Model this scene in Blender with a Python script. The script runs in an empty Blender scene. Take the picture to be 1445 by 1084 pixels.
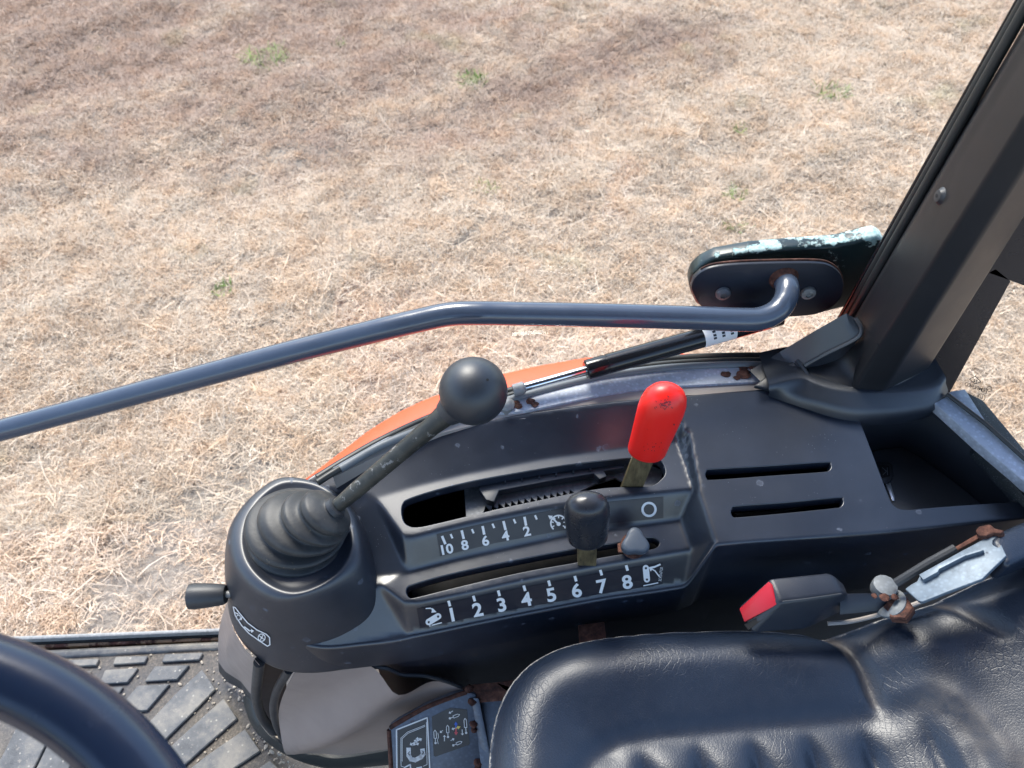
import bpy, bmesh, math, random
import numpy as np
from mathutils import Vector, Matrix
from mathutils.bvhtree import BVHTree
from mathutils.geometry import delaunay_2d_cdt, tessellate_polygon

random.seed(7); rng = np.random.default_rng(7)
SC = bpy.context.scene
# ------------------------------------------------------------------ camera
FPX = 1112.0; EYE = Vector((0, 0, 1.83)); PITCH = math.radians(50)
cam = bpy.data.cameras.new('camera'); camo = bpy.data.objects.new('camera', cam)
SC.collection.objects.link(camo); SC.camera = camo
camo.location = EYE; camo.rotation_euler = (math.radians(90) - PITCH, 0, 0)
cam.sensor_width = 36; cam.lens = 36 * FPX / 1445; cam.clip_start = .02; cam.clip_end = 500
cam.dof.use_dof = True; cam.dof.focus_distance = .80; cam.dof.aperture_fstop = 11
# ------------------------------------------------------------------ light
W = bpy.data.worlds.new('World'); SC.world = W; W.use_nodes = True
wn = W.node_tree; wn.nodes.clear()
wo = wn.nodes.new('ShaderNodeOutputWorld'); wb = wn.nodes.new('ShaderNodeBackground')
sky = wn.nodes.new('ShaderNodeTexSky'); sky.sky_type = 'NISHITA'; sky.sun_disc = False
SUN_EL, SUN_AZ = math.radians(52), math.radians(-25)      # azimuth measured from +Y
sky.sun_elevation = SUN_EL; sky.sun_rotation = SUN_AZ
sky.air_density = 1.0; sky.dust_density = 1.2; sky.ozone_density = 1.0
wb.inputs[1].default_value = .13
wn.links.new(sky.outputs[0], wb.inputs[0]); wn.links.new(wb.outputs[0], wo.inputs[0])
sl = bpy.data.lights.new('sun', 'SUN'); so = bpy.data.objects.new('sun', sl); SC.collection.objects.link(so)
sl.energy = 1.9; sl.angle = math.radians(24); sl.color = (1, .93, .84)
sdir = Vector((math.sin(SUN_AZ) * math.cos(SUN_EL), math.cos(SUN_AZ) * math.cos(SUN_EL), math.sin(SUN_EL)))
so.rotation_euler = sdir.to_track_quat('Z', 'Y').to_euler(); so.location = (0, 0, 6)
vs = SC.view_settings
vs.view_transform = 'Standard'; vs.look = 'None'; vs.exposure = 1.65; vs.gamma = 1; vs.use_curve_mapping = False
SC.cycles.max_bounces = 8; SC.cycles.transparent_max_bounces = 16
SC.cycles.caustics_reflective = False; SC.cycles.caustics_refractive = False

# ------------------------------------------------------------------ placing: photo direction onto a real plane
cp, sp = math.cos(PITCH), math.sin(PITCH)
def ray(u, v):
    a, b = (u - 722.5) / FPX, (v - 542) / FPX
    return Vector((a, cp - b * sp, -sp - b * cp))
def PZ(u, v, z): d = ray(u, v); return EYE + d * ((z - EYE.z) / d.z)
def PY(u, v, y): d = ray(u, v); return EYE + d * (y / d.y)
def PPl(u, v, p0, n):
    d = ray(u, v); return EYE + d * ((p0 - EYE).dot(n) / d.dot(n))

# ------------------------------------------------------------------ materials
class NT:
    def __init__(s, name):
        s.m = bpy.data.materials.new(name); s.m.use_nodes = True; s.t = s.m.node_tree; s.t.nodes.clear()
        s.out = s.n('ShaderNodeOutputMaterial')
        g = s.n('ShaderNodeNewGeometry'); s.P = g.outputs['Position']
    def n(s, typ, **kw):
        x = s.t.nodes.new(typ)
        for k, v in kw.items(): setattr(x, k, v)
        return x
    def put(s, sock, v):
        if isinstance(v, bpy.types.NodeSocket): s.t.links.new(v, sock)
        elif isinstance(v, (tuple, list)) and len(v) == 3 and sock.type == 'RGBA': sock.default_value = (*v, 1)
        else: sock.default_value = v
    def noise(s, scale, detail=4, rough=.55, vec=None, dist=0):
        x = s.n('ShaderNodeTexNoise'); s.put(x.inputs['Vector'], vec or s.P)
        x.inputs['Scale'].default_value = scale; x.inputs['Detail'].default_value = detail
        x.inputs['Roughness'].default_value = rough; x.inputs['Distortion'].default_value = dist
        return x.outputs['Fac']
    def voro(s, scale, feature='F1', out='Distance', vec=None):
        x = s.n('ShaderNodeTexVoronoi', feature=feature); s.put(x.inputs['Vector'], vec or s.P)
        x.inputs['Scale'].default_value = scale; return x.outputs[out]
    def ramp(s, f, *stops):
        x = s.n('ShaderNodeValToRGB'); s.put(x.inputs[0], f); e = x.color_ramp.elements
        while len(e) < len(stops): e.new(.5)
        for i, (p, c) in enumerate(stops):
            e[i].position = p; e[i].color = (c, c, c, 1) if isinstance(c, (int, float)) else (*c, 1)
        return x.outputs[0]
    def mix(s, f, a, b, mode='MIX'):
        x = s.n('ShaderNodeMix', data_type='RGBA', blend_type=mode)
        s.put(x.inputs[0], f); s.put(x.inputs[6], a); s.put(x.inputs[7], b); return x.outputs[2]
    def math(s, op, a, b=0.0):
        x = s.n('ShaderNodeMath', operation=op); s.put(x.inputs[0], a); s.put(x.inputs[1], b); return x.outputs[0]
    def mapping(s, scale=(1, 1, 1), rot=(0, 0, 0), vec=None):
        x = s.n('ShaderNodeMapping'); s.put(x.inputs[0], vec or s.P)
        x.inputs['Scale'].default_value = scale; x.inputs['Rotation'].default_value = rot; return x.outputs[0]
    def bump(s, h, strength=.3, dist=.001, normal=None):
        x = s.n('ShaderNodeBump'); s.put(x.inputs['Height'], h)
        x.inputs['Strength'].default_value = strength; x.inputs['Distance'].default_value = dist
        if normal: s.put(x.inputs['Normal'], normal)
        return x.outputs[0]
    def bsdf(s, color, rough=.5, metal=0.0, normal=None, spec=.5, **kw):
        x = s.n('ShaderNodeBsdfPrincipled'); s.put(x.inputs['Base Color'], color); s.put(x.inputs['Roughness'], rough)
        s.put(x.inputs['Metallic'], metal); s.put(x.inputs['Specular IOR Level'], spec)
        if normal: s.put(x.inputs['Normal'], normal)
        for k, v in kw.items(): s.put(x.inputs[k], v)
        s.t.links.new(x.outputs[0], s.out.inputs[0]); return x

def m_plastic(name, base=(.0065, .0108, .0215), dusty=(.085, .105, .15), rough=.34, spots=True, dust=.4, grain=.25):
    N = NT(name)
    big = N.ramp(N.noise(14, 5, .6), (.42, 0.0), (.75, 1.0))
    col = N.mix(N.math('MULTIPLY', big, dust * .35), base, dusty)
    if spots:   # dried water marks: pale blotches with a ragged outline
        wob = N.noise(120, 4, .6)
        v = N.math('ADD', N.voro(48), N.math('MULTIPLY', wob, .62))
        keep = N.ramp(N.noise(20, 2, .5), (.47, 0.0), (.53, 1.0))
        blot = N.math('MULTIPLY', N.ramp(v, (.40, 1.0), (.44, 0.0)), keep)
        ring = N.math('MULTIPLY', N.ramp(v, (.36, 0.0), (.40, 1.0), (.415, 1.0), (.45, 0.0)), keep)
        f = N.math('ADD', N.math('MULTIPLY', blot, .3), N.math('MULTIPLY', ring, .42))
        col = N.mix(f, col, dusty)
        speck = N.ramp(N.voro(260), (.06, 1.0), (.1, 0.0))
        spk = N.math('MULTIPLY', speck, N.ramp(N.noise(35, 2), (.55, 0.0), (.62, .7)))
        col = N.mix(spk, col, (.3, .31, .33))
        r = N.math('ADD', N.math('MULTIPLY', f, .3), N.math('ADD', N.math('MULTIPLY', N.noise(30, 5, .65), .14), rough - .07))
    else:
        r = N.math('ADD', N.math('MULTIPLY', N.noise(30, 5, .65), .14), rough - .07)
    nm = N.bump(N.noise(1500, 2, .5), grain, .0002)
    N.bsdf(col, r, 0, nm, .5 if 'pillar' in name else 1.0); return N.m

def m_plain(name, col, rough=.5, metal=0.0, bump=.15, scale=400, var=.12, spec=.5):
    N = NT(name)
    c = N.mix(N.math('MULTIPLY', N.noise(25, 5, .6), var * 2), col, tuple(min(1, x * 1.8 + .02) for x in col))
    N.bsdf(c, N.math('ADD', N.math('MULTIPLY', N.noise(60, 4), .2), rough - .1), metal, N.bump(N.noise(scale, 3), bump, .0004), spec)
    return N.m

def m_rust(name, base=None, amount=.5, metal=.5, scale=60, brough=.45):
    """painted or galvanised metal eaten by rust; base None = all rust"""
    N = NT(name)
    rn = N.noise(scale * 2.2, 8, .7)
    rust = N.ramp(rn, (.3, (.016, .008, .007)), (.48, (.075, .027, .018)), (.62, (.15, .062, .04)), (.76, (.3, .2, .17)))
    if base is None:
        N.bsdf(rust, .85, 0, N.bump(rn, .8, .0015)); return N.m
    m = N.ramp(N.noise(scale, 8, .68), (1 - amount - .03, 0.0), (1 - amount + .03, 1.0))
    sp = N.math('MULTIPLY', N.ramp(N.voro(220), (.2, 1.0), (.45, 0.0)), .4)
    b = N.mix(sp, base, tuple(min(1, c * 1.6) for c in base))
    b = N.mix(N.ramp(N.noise(90, 6, .7), (.5, 0.0), (.7, .5)), b, tuple(c * .45 for c in base))
    N.bsdf(N.mix(m, b, rust), N.mix(m, (brough,) * 3, (.85,) * 3), N.math('MULTIPLY', N.math('SUBTRACT', 1.0, m), metal),
           N.bump(N.math('ADD', N.math('MULTIPLY', m, rn), N.math('MULTIPLY', N.noise(500, 3), .1)), .5, .001))
    return N.m

M = {}
M['console'] = m_plastic('console_plastic')
M['pod'] = m_plastic('pod_plastic', rough=.43, dust=.35)
M['collar'] = m_plastic('collar_plastic', base=(.0085, .0125, .02), rough=.42, spots=False)
M['bin'] = m_plastic('bin_plastic', base=(.022, .026, .034), rough=.45, spots=False, dust=.3)
M['black'] = m_plain('black_recess', (.004, .004, .005), .8)
M['rubber'] = m_plain('black_rubber', (.014, .016, .02), .45, bump=.3, scale=700, var=.5)
M['seal'] = m_plain('seal_rubber', (.02, .023, .024), .45, bump=.3)
M['greyseal'] = m_plain('grey_seal', (.12, .135, .15), .5, bump=.3)
N = NT('ball_knob_plastic')
c = N.mix(N.math('MULTIPLY', N.ramp(N.noise(210, 6, .7), (.66, 0.0), (.7, 1.0)), .25), N.mix(N.noise(30, 5), (.01, .014, .022), (.022, .028, .038)), (.14, .14, .14))
N.bsdf(c, N.math('ADD', .34, N.math('MULTIPLY', N.noise(45, 6, .7), .2)), 0, N.bump(N.noise(500, 3), .15, .0003), .7); KN = N.m
M['knob_old'] = m_plain('black_knob', (.014, .019, .028), .4, bump=.12, scale=900, var=.25)
M['knobshiny'] = m_plain('black_vinyl', (.012, .014, .02), .28, bump=.08, var=.2)
M['wing'] = m_plain('wing_grey', (.05, .065, .09), .5, bump=.25)
M['pipe'] = m_plain('grey_gloss_paint', (.04, .055, .085), .2, bump=.03, var=.25, spec=.75)
M['plate'] = m_plain('dark_satin_paint', (.012, .016, .028), .38, bump=.1)
M['chrome'] = m_plain('chrome', (.62, .64, .67), .14, 1.0, bump=.02)
M['strutbody'] = m_plain('strut_black', (.006, .007, .01), .16, bump=.02)
M['rust'] = m_rust('rust')
M['galv'] = m_rust('galvanised', (.15, .19, .235), .3, .3, 55, .5); M['boltm'] = m_rust('bolt_metal', (.16, .175, .19), .34, .2, 80, .6)
M['galvrack'] = m_rust('galvanised_rack', (.24, .25, .26), .2, .3, 90, .6)
M['sill'] = m_rust('sill_paint', (.42, .46, .53), .26, .1, 38, .42)
M['silltan'] = m_plain('weathered_trim', (.24, .215, .2), .6, var=.5)
M['steel_plate'] = m_rust('painted_steel', (.11, .13, .17), .36, .1, 34, .4)
M['deepblue'] = m_plastic('under_panel', base=(.018, .02, .032), dusty=(.12, .09, .08), rough=.4, spots=True, dust=.7)
M['brass'] = None
N = NT('worn_lever_bar')
st = N.noise(90, 6, .7, N.mapping((1, 1, .25)))
c = N.ramp(st, (.3, (.035, .028, .018)), (.5, (.16, .125, .065)), (.7, (.3, .24, .13)))
N.bsdf(c, N.ramp(st, (.3, .6), (.7, .35)), .35, N.bump(st, .3, .0006)); M['brass'] = N.m
N = NT('red_vinyl')
sc_ = N.ramp(N.noise(170, 6, .75), (.66, 0.0), (.7, .5))
c = N.mix(N.math('MULTIPLY', N.noise(40, 4), .25), (.9, .016, .012), (.93, .05, .03))
N.bsdf(N.mix(sc_, c, (.35, .015, .02)), .36, 0, N.bump(N.noise(150, 3), .1, .0005), .5, **{'Subsurface Weight': .08, 'Subsurface Radius': (.004, .001, .001)})
M['red'] = N.m
M['redbtn'] = m_plain('red_button', (.42, .01, .022), .35, var=.1, bump=.1)
M['buckle'] = m_plain('buckle_plastic', (.009, .012, .02), .36, bump=.35, scale=1100, var=.3)
N = NT('lever_rod_paint')
ch = N.ramp(N.noise(120, 6, .65, N.mapping((1, 1, 1))), (.6, 0.0), (.64, 1.0))
ch2 = N.ramp(N.noise(45, 5, .6), (.45, 0.0), (.7, .5))
c = N.mix(ch2, (.02, .021, .019), (.09, .085, .07)); c = N.mix(N.math('MULTIPLY', ch, .8), c, (.22, .22, .22))
N.bsdf(c, .45, 0, N.bump(N.noise(120, 6, .65), .4, .0006)); M['rod'] = N.m
N = NT('bellows_rubber')
d1 = N.ramp(N.noise(30, 6, .65), (.48, 0.0), (.7, .6)); c = N.mix(d1, (.026, .028, .031), (.09, .085, .078))
c = N.mix(N.ramp(N.noise(160, 4, .6), (.68, 0.0), (.72, .8)), c, (.16, .13, .09))
N.bsdf(c, .52, 0, N.bump(N.noise(350, 4), .3, .0006)); M['bellows'] = N.m; M['knob'] = KN
# hinge arm: dark paint flaked to white
N = NT('flaked_hinge_paint')
sep = N.n('ShaderNodeSeparateXYZ'); N.put(sep.inputs[0], N.n('ShaderNodeNewGeometry').outputs['Normal'])
up = N.ramp(N.math('ADD', N.math('MULTIPLY', sep.outputs[2], .55), N.math('MULTIPLY', N.math('SUBTRACT', N.noise(26, 8, .68), .5), 2.6)), (.44, 0.0), (.54, 1.0))
c = N.mix(up, (.008, .022, .026), N.ramp(N.noise(260, 4), (.35, (.25, .42, .42)), (.65, (.55, .68, .67))))
N.bsdf(c, N.mix(up, (.3,) * 3, (.7,) * 3), 0, N.bump(up, .5, .0008)); M['flake'] = N.m
N = NT('orange_paint'); c = N.mix(N.math('MULTIPLY', N.noise(30, 5), .4), (.86, .085, .02), (.8, .13, .06))
N.bsdf(c, .4, 0, None); M['orange'] = N.m
N = NT('speckled_black_fender'); c = N.mix(N.ramp(N.noise(900, 2), (.6, 0.0), (.7, .6)), (.02, .025, .03), (.25, .27, .28))
N.bsdf(c, .5, 0, N.bump(N.noise(600, 3), .4, .001)); M['fenderblack'] = N.m
# pillar: faintly brown-black moulded trim
M['pillar'] = m_plastic('pillar_trim', base=(.008, .009, .012), dusty=(.035, .04, .05), rough=.42, spots=False, dust=.3)
M['frit'] = m_plain('glass_black_frit', (.006, .008, .014), .25)
M['print'] = m_plain('white_print', (.8, .8, .8), .5, bump=0, var=.02)
M['label'] = m_plain('label_film', (.012, .012, .02), .36, bump=.04, var=.12)
M['printblack'] = m_plain('black_print', (.02, .02, .02), .5, bump=0)
M['pblue'] = m_plain('blue_print', (.05, .14, .6), .5, bump=0); M['pred'] = m_plain('red_print', (.6, .08, .1), .5, bump=0)
M['pyel'] = m_plain('yellow_print', (.8, .6, .15), .5, bump=0)
M['taupe'] = m_plain('taupe_trim', (.28, .222, .195), .4, bump=.2, scale=900, var=.2)
M['key'] = m_plain('key_steel', (.7, .7, .72), .3, .9, bump=.02)
M['wheel'] = m_plain('wheel_vinyl', (.006, .014, .036), .24, bump=.06, var=.15)
M['headliner'] = m_plain('headliner', (.06, .062, .066), .8)
# leather
N = NT('seat_vinyl')
w1 = N.voro(210, 'DISTANCE_TO_EDGE', vec=N.mapping((1, .62, 1), (0, 0, .6), N.mix(.02, N.P, N.n('ShaderNodeTexNoise').outputs['Color'])))
wr = N.ramp(w1, (0.0, 0.0), (.07, 1.0))
w2 = N.ramp(N.voro(420, 'DISTANCE_TO_EDGE'), (0, 0.0), (.2, 1.0))
mask = N.ramp(N.noise(11, 4, .6), (.42, .05), (.62, 1.0))
h = N.math('ADD', N.math('MULTIPLY', N.math('MULTIPLY', wr, mask), .3), N.math('MULTIPLY', w2, .12))
h = N.math('ADD', h, N.math('MULTIPLY', N.noise(60, 5, .6), .35))
c = N.mix(N.math('MULTIPLY', N.noise(18, 5), .5), (.0055, .0115, .026), (.014, .026, .05))
att = N.n('ShaderNodeAttribute', attribute_name='dirt'); dm = N.math('MULTIPLY', att.outputs['Fac'], N.ramp(N.noise(70, 6, .7), (.35, .35), (.62, 1.0)))
c = N.mix(dm, c, (.1, .085, .075))
N.bsdf(c, N.math('ADD', N.math('MULTIPLY', dm, .3), N.math('ADD', .33, N.math('MULTIPLY', N.noise(90, 5), .14))), 0, N.bump(h, .4, .001), .7)
M['leather'] = N.m
# floor mat
N = NT('dirty_rubber_mat')
d = N.noise(16, 8, .68); d2 = N.noise(140, 6, .7)
c = N.ramp(d, (.3, (.05, .055, .062)), (.46, (.115, .118, .124)), (.62, (.24, .222, .195)))
c = N.mix(N.ramp(d2, (.58, 0.0), (.68, .7)), c, (.3, .27, .23))
c = N.mix(N.ramp(N.voro(95), (.08, .9), (.16, 0.0)), c, (.36, .34, .3))
N.bsdf(c, .62, 0, N.bump(N.math('ADD', d2, N.noise(600, 3)), .4, .0012)); M['mat'] = N.m
N = NT('gritty_mat_base')
d2 = N.noise(220, 8, .75)
c = N.ramp(d2, (.3, (.05, .046, .044)), (.52, (.13, .115, .1)), (.7, (.3, .25, .2)))
c = N.mix(N.ramp(N.noise(9, 5), (.4, 0.0), (.62, .7)), c, (.07, .075, .09))
N.bsdf(c, .8, 0, N.bump(d2, .6, .002)); M['grit'] = N.m

# --- glass that one can see through: a weak mirror over clear
N = NT('clear_glass')
lw = N.n('ShaderNodeLayerWeight'); lw.inputs[0].default_value = .5
f = N.math('ADD', N.math('MULTIPLY', N.math('POWER', lw.outputs['Facing'], 4), .4), .006)
tr = N.n('ShaderNodeBsdfTransparent'); tr.inputs[0].default_value = (.97, .985, .98, 1)
gl = N.n('ShaderNodeBsdfGlossy'); gl.inputs['Roughness'].default_value = 0.0; gl.inputs[0].default_value = (1, 1, 1, 1)
mx = N.n('ShaderNodeMixShader'); N.put(mx.inputs[0], f); N.t.links.new(tr.outputs[0], mx.inputs[1]); N.t.links.new(gl.outputs[0], mx.inputs[2])
N.t.links.new(mx.outputs[0], N.out.inputs[0]); M['glass'] = N.m

# ------------------------------------------------------------------ object helpers
def link(name, me, mat=None, parent=None, smooth=True, angle=35):
    o = bpy.data.objects.new(name, me); SC.collection.objects.link(o)
    if mat is not None:
        for m in (mat if isinstance(mat, list) else [mat]): me.materials.append(m)
    if parent: o.parent = parent; o.matrix_parent_inverse = parent.matrix_world.inverted()
    if smooth:
        me.polygons.foreach_set('use_smooth', [True] * len(me.polygons))
        if angle: me.set_sharp_from_angle(angle=math.radians(angle))
    return o
def mesh(name, vs_, fs, mat=None, parent=None, smooth=True, angle=35):
    me = bpy.data.meshes.new(name); me.from_pydata([tuple(v) for v in vs_], [], fs); me.validate(); me.update()
    return link(name, me, mat, parent, smooth, angle)
def from_bm(name, bm, mat=None, parent=None, smooth=True, angle=35):
    bmesh.ops.recalc_face_normals(bm, faces=bm.faces[:]) if len(bm.faces) < 20000 else None
    me = bpy.data.meshes.new(name); bm.to_mesh(me); bm.free(); return link(name, me, mat, parent, smooth, angle)
def thing(name, loc, label, cat, group=None):
    o = bpy.data.objects.new(name, None); SC.collection.objects.link(o); o.location = loc; o.empty_display_size = .05
    o['label'] = label; o['category'] = cat
    if group: o['group'] = group
    o.matrix_world = Matrix.Translation(loc)
    return o
def tag(o, label=None, cat=None, group=None, kind=None):
    for k, v in (('label', label), ('category', cat), ('group', group), ('kind', kind)):
        if v: o[k] = v
    return o

def cat(pts, n=8, closed=False):
    pts = [Vector(p) for p in pts]; N_ = len(pts); out = []
    for i in range(N_ if closed else N_ - 1):
        p0 = pts[(i - 1) % N_] if closed or i else pts[0] * 2 - pts[1]
        p1, p2 = pts[i], pts[(i + 1) % N_]
        p3 = pts[(i + 2) % N_] if closed or i + 2 < N_ else pts[-1] * 2 - pts[-2]
        for k in range(n):
            t = k / n
            out.append(.5 * ((2 * p1) + (p2 - p0) * t + (2 * p0 - 5 * p1 + 4 * p2 - p3) * t * t + (3 * p1 - p0 - 3 * p2 + p3) * t ** 3))
    if not closed: out.append(pts[-1])
    return out
def resample(pts, step, closed=False):
    P = [Vector(p) for p in pts]
    if closed: P = P + [P[0]]
    L = [0]
    for a, b in zip(P, P[1:]): L.append(L[-1] + (b - a).length)
    n = max(2, int(round(L[-1] / step))); out = []; j = 0
    for i in range(n if closed else n + 1):
        s = L[-1] * i / n
        while j < len(L) - 2 and L[j + 1] < s: j += 1
        t = 0 if L[j + 1] == L[j] else (s - L[j]) / (L[j + 1] - L[j]); out.append(P[j].lerp(P[j + 1], t))
    return out
def loft(name, rings, mat, parent=None, closed=True, cap0=False, cap1=False, angle=35, smooth=True):
    V = [v for r in rings for v in r]; n = len(rings[0]); F = []
    for i in range(len(rings) - 1):
        for j in range(n if closed else n - 1):
            k = (j + 1) % n; F.append((i * n + j, i * n + k, (i + 1) * n + k, (i + 1) * n + j))
    if cap0: F.append(tuple(range(n))[::-1])
    if cap1: F.append(tuple(range((len(rings) - 1) * n, len(rings) * n)))
    bm = bmesh.new(); vv = [bm.verts.new(v) for v in V]
    for f in F:
        try: bm.faces.new([vv[i] for i in f])
        except ValueError: pass
    return from_bm(name, bm, mat, parent, smooth, angle)
def frames(path):
    T = []
    for i in range(len(path)):
        a = path[max(0, i - 1)]; b = path[min(len(path) - 1, i + 1)]; T.append((b - a).normalized())
    u = T[0].orthogonal().normalized(); out = []
    for t in T:
        u = (u - t * u.dot(t)).normalized(); out.append((t, u, t.cross(u)))
    return out
def tube(name, path, r, mat, parent=None, seg=16, caps=True, angle=35, squash=None):
    path = [Vector(p) for p in path]; fr = frames(path); rings = []
    for i, p in enumerate(path):
        rr = r[i] if isinstance(r, (list, tuple)) else r
        rings.append([p + (fr[i][1] * math.cos(a) + fr[i][2] * math.sin(a)) * rr for a in [2 * math.pi * k / seg for k in range(seg)]])
    return loft(name, rings, mat, parent, True, caps, caps, angle)
def lathe(name, base, axis, prof, mat, parent=None, seg=32, angle=35, sx=1, sy=1, side=None):
    """prof: (radius, height) along axis; sx, sy squash the section"""
    axis = axis.normalized(); u = (side - axis * side.dot(axis)).normalized() if side else axis.orthogonal().normalized(); w = axis.cross(u)
    rings = [[base + axis * h + u * (math.cos(a) * r * sx) + w * (math.sin(a) * r * sy) for a in [2 * math.pi * k / seg for k in range(seg)]] for r, h in prof]
    return loft(name, rings, mat, parent, True, prof[0][0] > 1e-5, prof[-1][0] > 1e-5, angle)
def slab(name, pts, thick, mat, parent=None, bevel=.001, direction=None, seg=2, smooth=True):
    """flat-ish outline of 3D points given depth along -direction (default: its own normal, upward)"""
    pts = [Vector(p) for p in pts]; n = Vector((0, 0, 0)); c = sum(pts, Vector()) / len(pts)
    for a, b in zip(pts, pts[1:] + pts[:1]): n += (a - c).cross(b - c)
    n.normalize()
    if n.dot(EYE - c) < 0: n = -n
    d = (direction or n).normalized()
    bm = bmesh.new(); k = len(pts)
    a = [bm.verts.new(p) for p in pts]; b = [bm.verts.new(p - d * thick) for p in pts]
    bm.faces.new(a); bm.faces.new(b[::-1])
    for i in range(k): bm.faces.new((a[i], b[i], b[(i + 1) % k], a[(i + 1) % k]))
    bmesh.ops.recalc_face_normals(bm, faces=bm.faces[:])
    if bevel: bmesh.ops.bevel(bm, geom=bm.edges[:] , offset=bevel, segments=seg, affect='EDGES', profile=.5, clamp_overlap=True)
    return from_bm(name, bm, mat, parent, smooth, 40)
def hexa(name, A, B, mat, parent=None, bevel=.002, seg=3):
    """solid between two 4-corner ends"""
    bm = bmesh.new(); a = [bm.verts.new(p) for p in A]; b = [bm.verts.new(p) for p in B]; k = len(A)
    bm.faces.new(a); bm.faces.new(b[::-1])
    for i in range(k): bm.faces.new((a[i], b[i], b[(i + 1) % k], a[(i + 1) % k]))
    bmesh.ops.recalc_face_normals(bm, faces=bm.faces[:])
    if bevel: bmesh.ops.bevel(bm, geom=bm.edges[:], offset=bevel, segments=seg, affect='EDGES', profile=.5, clamp_overlap=True)
    return from_bm(name, bm, mat, parent, True, 40)
def lump(name, c, r, mat, parent=None, n=3, amp=.3, squash=(1, 1, 1), seed=0):
    bm = bmesh.new(); bmesh.ops.create_icosphere(bm, subdivisions=n, radius=1)
    R = random.Random(seed); ph = [(R.uniform(3, 9), R.uniform(0, 6), Vector((R.uniform(-1, 1), R.uniform(-1, 1), R.uniform(-1, 1))).normalized()) for _ in range(9)]
    for v in bm.verts:
        q = v.co.copy(); s = sum(math.sin(f * q.dot(d_) + p) for f, p, d_ in ph) / 9
        v.co = Vector(c) + Vector((q.x * squash[0], q.y * squash[1], q.z * squash[2])) * r * (1 + amp * s)
    return from_bm(name, bm, mat, parent, True, 60)

# ------------------------------------------------------------------ height fields for moulded shapes
class HF:
    def __init__(s, x0, x1, y0, y1, res):
        s.x0, s.y0, s.res = x0, y0, res
        s.nx, s.ny = int((x1 - x0) / res) + 1, int((y1 - y0) / res) + 1
        s.Z = np.full((s.ny, s.nx), np.nan)
        s.X, s.Y = np.meshgrid(x0 + np.arange(s.nx) * res, y0 + np.arange(s.ny) * res)
    def tri(s, a, b, c):
        xs = [a[0], b[0], c[0]]; ys = [a[1], b[1], c[1]]
        i0, i1 = max(0, int((min(xs) - s.x0) / s.res)), min(s.nx, int((max(xs) - s.x0) / s.res) + 2)
        j0, j1 = max(0, int((min(ys) - s.y0) / s.res)), min(s.ny, int((max(ys) - s.y0) / s.res) + 2)
        if i1 <= i0 or j1 <= j0: return
        X, Y = s.X[j0:j1, i0:i1], s.Y[j0:j1, i0:i1]
        d = (b[1] - c[1]) * (a[0] - c[0]) + (c[0] - b[0]) * (a[1] - c[1])
        if abs(d) < 1e-12: return
        w0 = ((b[1] - c[1]) * (X - c[0]) + (c[0] - b[0]) * (Y - c[1])) / d
        w1 = ((c[1] - a[1]) * (X - c[0]) + (a[0] - c[0]) * (Y - c[1])) / d
        w2 = 1 - w0 - w1; m = (w0 >= -1e-6) & (w1 >= -1e-6) & (w2 >= -1e-6)
        z = w0 * a[2] + w1 * b[2] + w2 * c[2]; s.Z[j0:j1, i0:i1][m] = z[m]
    def poly(s, pts):
        P = [PZ(*p) if not isinstance(p, Vector) else p for p in pts]
        for t in tessellate_polygon([[Vector((p.x, p.y, 0)) for p in P]]): s.tri(P[t[0]], P[t[1]], P[t[2]])
    def strip(s, A, B):
        """two polylines matched by arclength"""
        n = 60; ra = along(A, n); rb = along(B, n)
        for i in range(n):
            s.tri(ra[i], ra[i + 1], rb[i]); s.tri(ra[i + 1], rb[i + 1], rb[i])
    def fill(s, it=60):
        for _ in range(it):
            m = np.isnan(s.Z)
            if not m.any(): return
            acc = np.zeros_like(s.Z); cnt = np.zeros_like(s.Z)
            for dy, dx in ((0, 1), (0, -1), (1, 0), (-1, 0)):
                r = np.roll(s.Z, (dy, dx), (0, 1)); ok = ~np.isnan(r); acc[ok] += r[ok]; cnt[ok] += 1
            u = m & (cnt > 0); s.Z[u] = acc[u] / cnt[u]
        s.Z[np.isnan(s.Z)] = np.nanmean(s.Z)
    def blur(s, sig):
        k = int(3 * sig / s.res) + 1; x = np.arange(-k, k + 1) * s.res; g = np.exp(-x * x / (2 * sig * sig)); g /= g.sum()
        Zp = np.pad(s.Z, k, mode='edge')
        Zp = sum(g[i] * Zp[:, i:i + s.nx] for i in range(2 * k + 1)); s.Z = sum(g[i] * Zp[i:i + s.ny, :] for i in range(2 * k + 1))
    def z(s, x, y):
        fx = min(max((x - s.x0) / s.res, 0), s.nx - 1.001); fy = min(max((y - s.y0) / s.res, 0), s.ny - 1.001)
        i, j = int(fx), int(fy); a, b = fx - i, fy - j; Z = s.Z
        return (Z[j, i] * (1 - a) + Z[j, i + 1] * a) * (1 - b) + (Z[j + 1, i] * (1 - a) + Z[j + 1, i + 1] * a) * b
def along(P, n):
    P = [PZ(*p) if not isinstance(p, Vector) else p for p in P]; L = [0]
    for a, b in zip(P, P[1:]): L.append(L[-1] + (b - a).length)
    out = []; j = 0
    for i in range(n + 1):
        q = L[-1] * i / n
        while j < len(L) - 2 and L[j + 1] < q: j += 1
        out.append(P[j].lerp(P[j + 1], min(1, (q - L[j]) / max(1e-9, L[j + 1] - L[j]))))
    return out
def inside(px, py, poly):
    c = np.zeros(np.shape(px), bool); n = len(poly)
    for i in range(n):
        x1, y1 = poly[i][0], poly[i][1]; x2, y2 = poly[i - 1][0], poly[i - 1][1]
        if y1 == y2: continue
        m = ((y1 > py) != (y2 > py)) & (px < (x2 - x1) * (py - y1) / (y2 - y1) + x1); c ^= m
    return c
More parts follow.
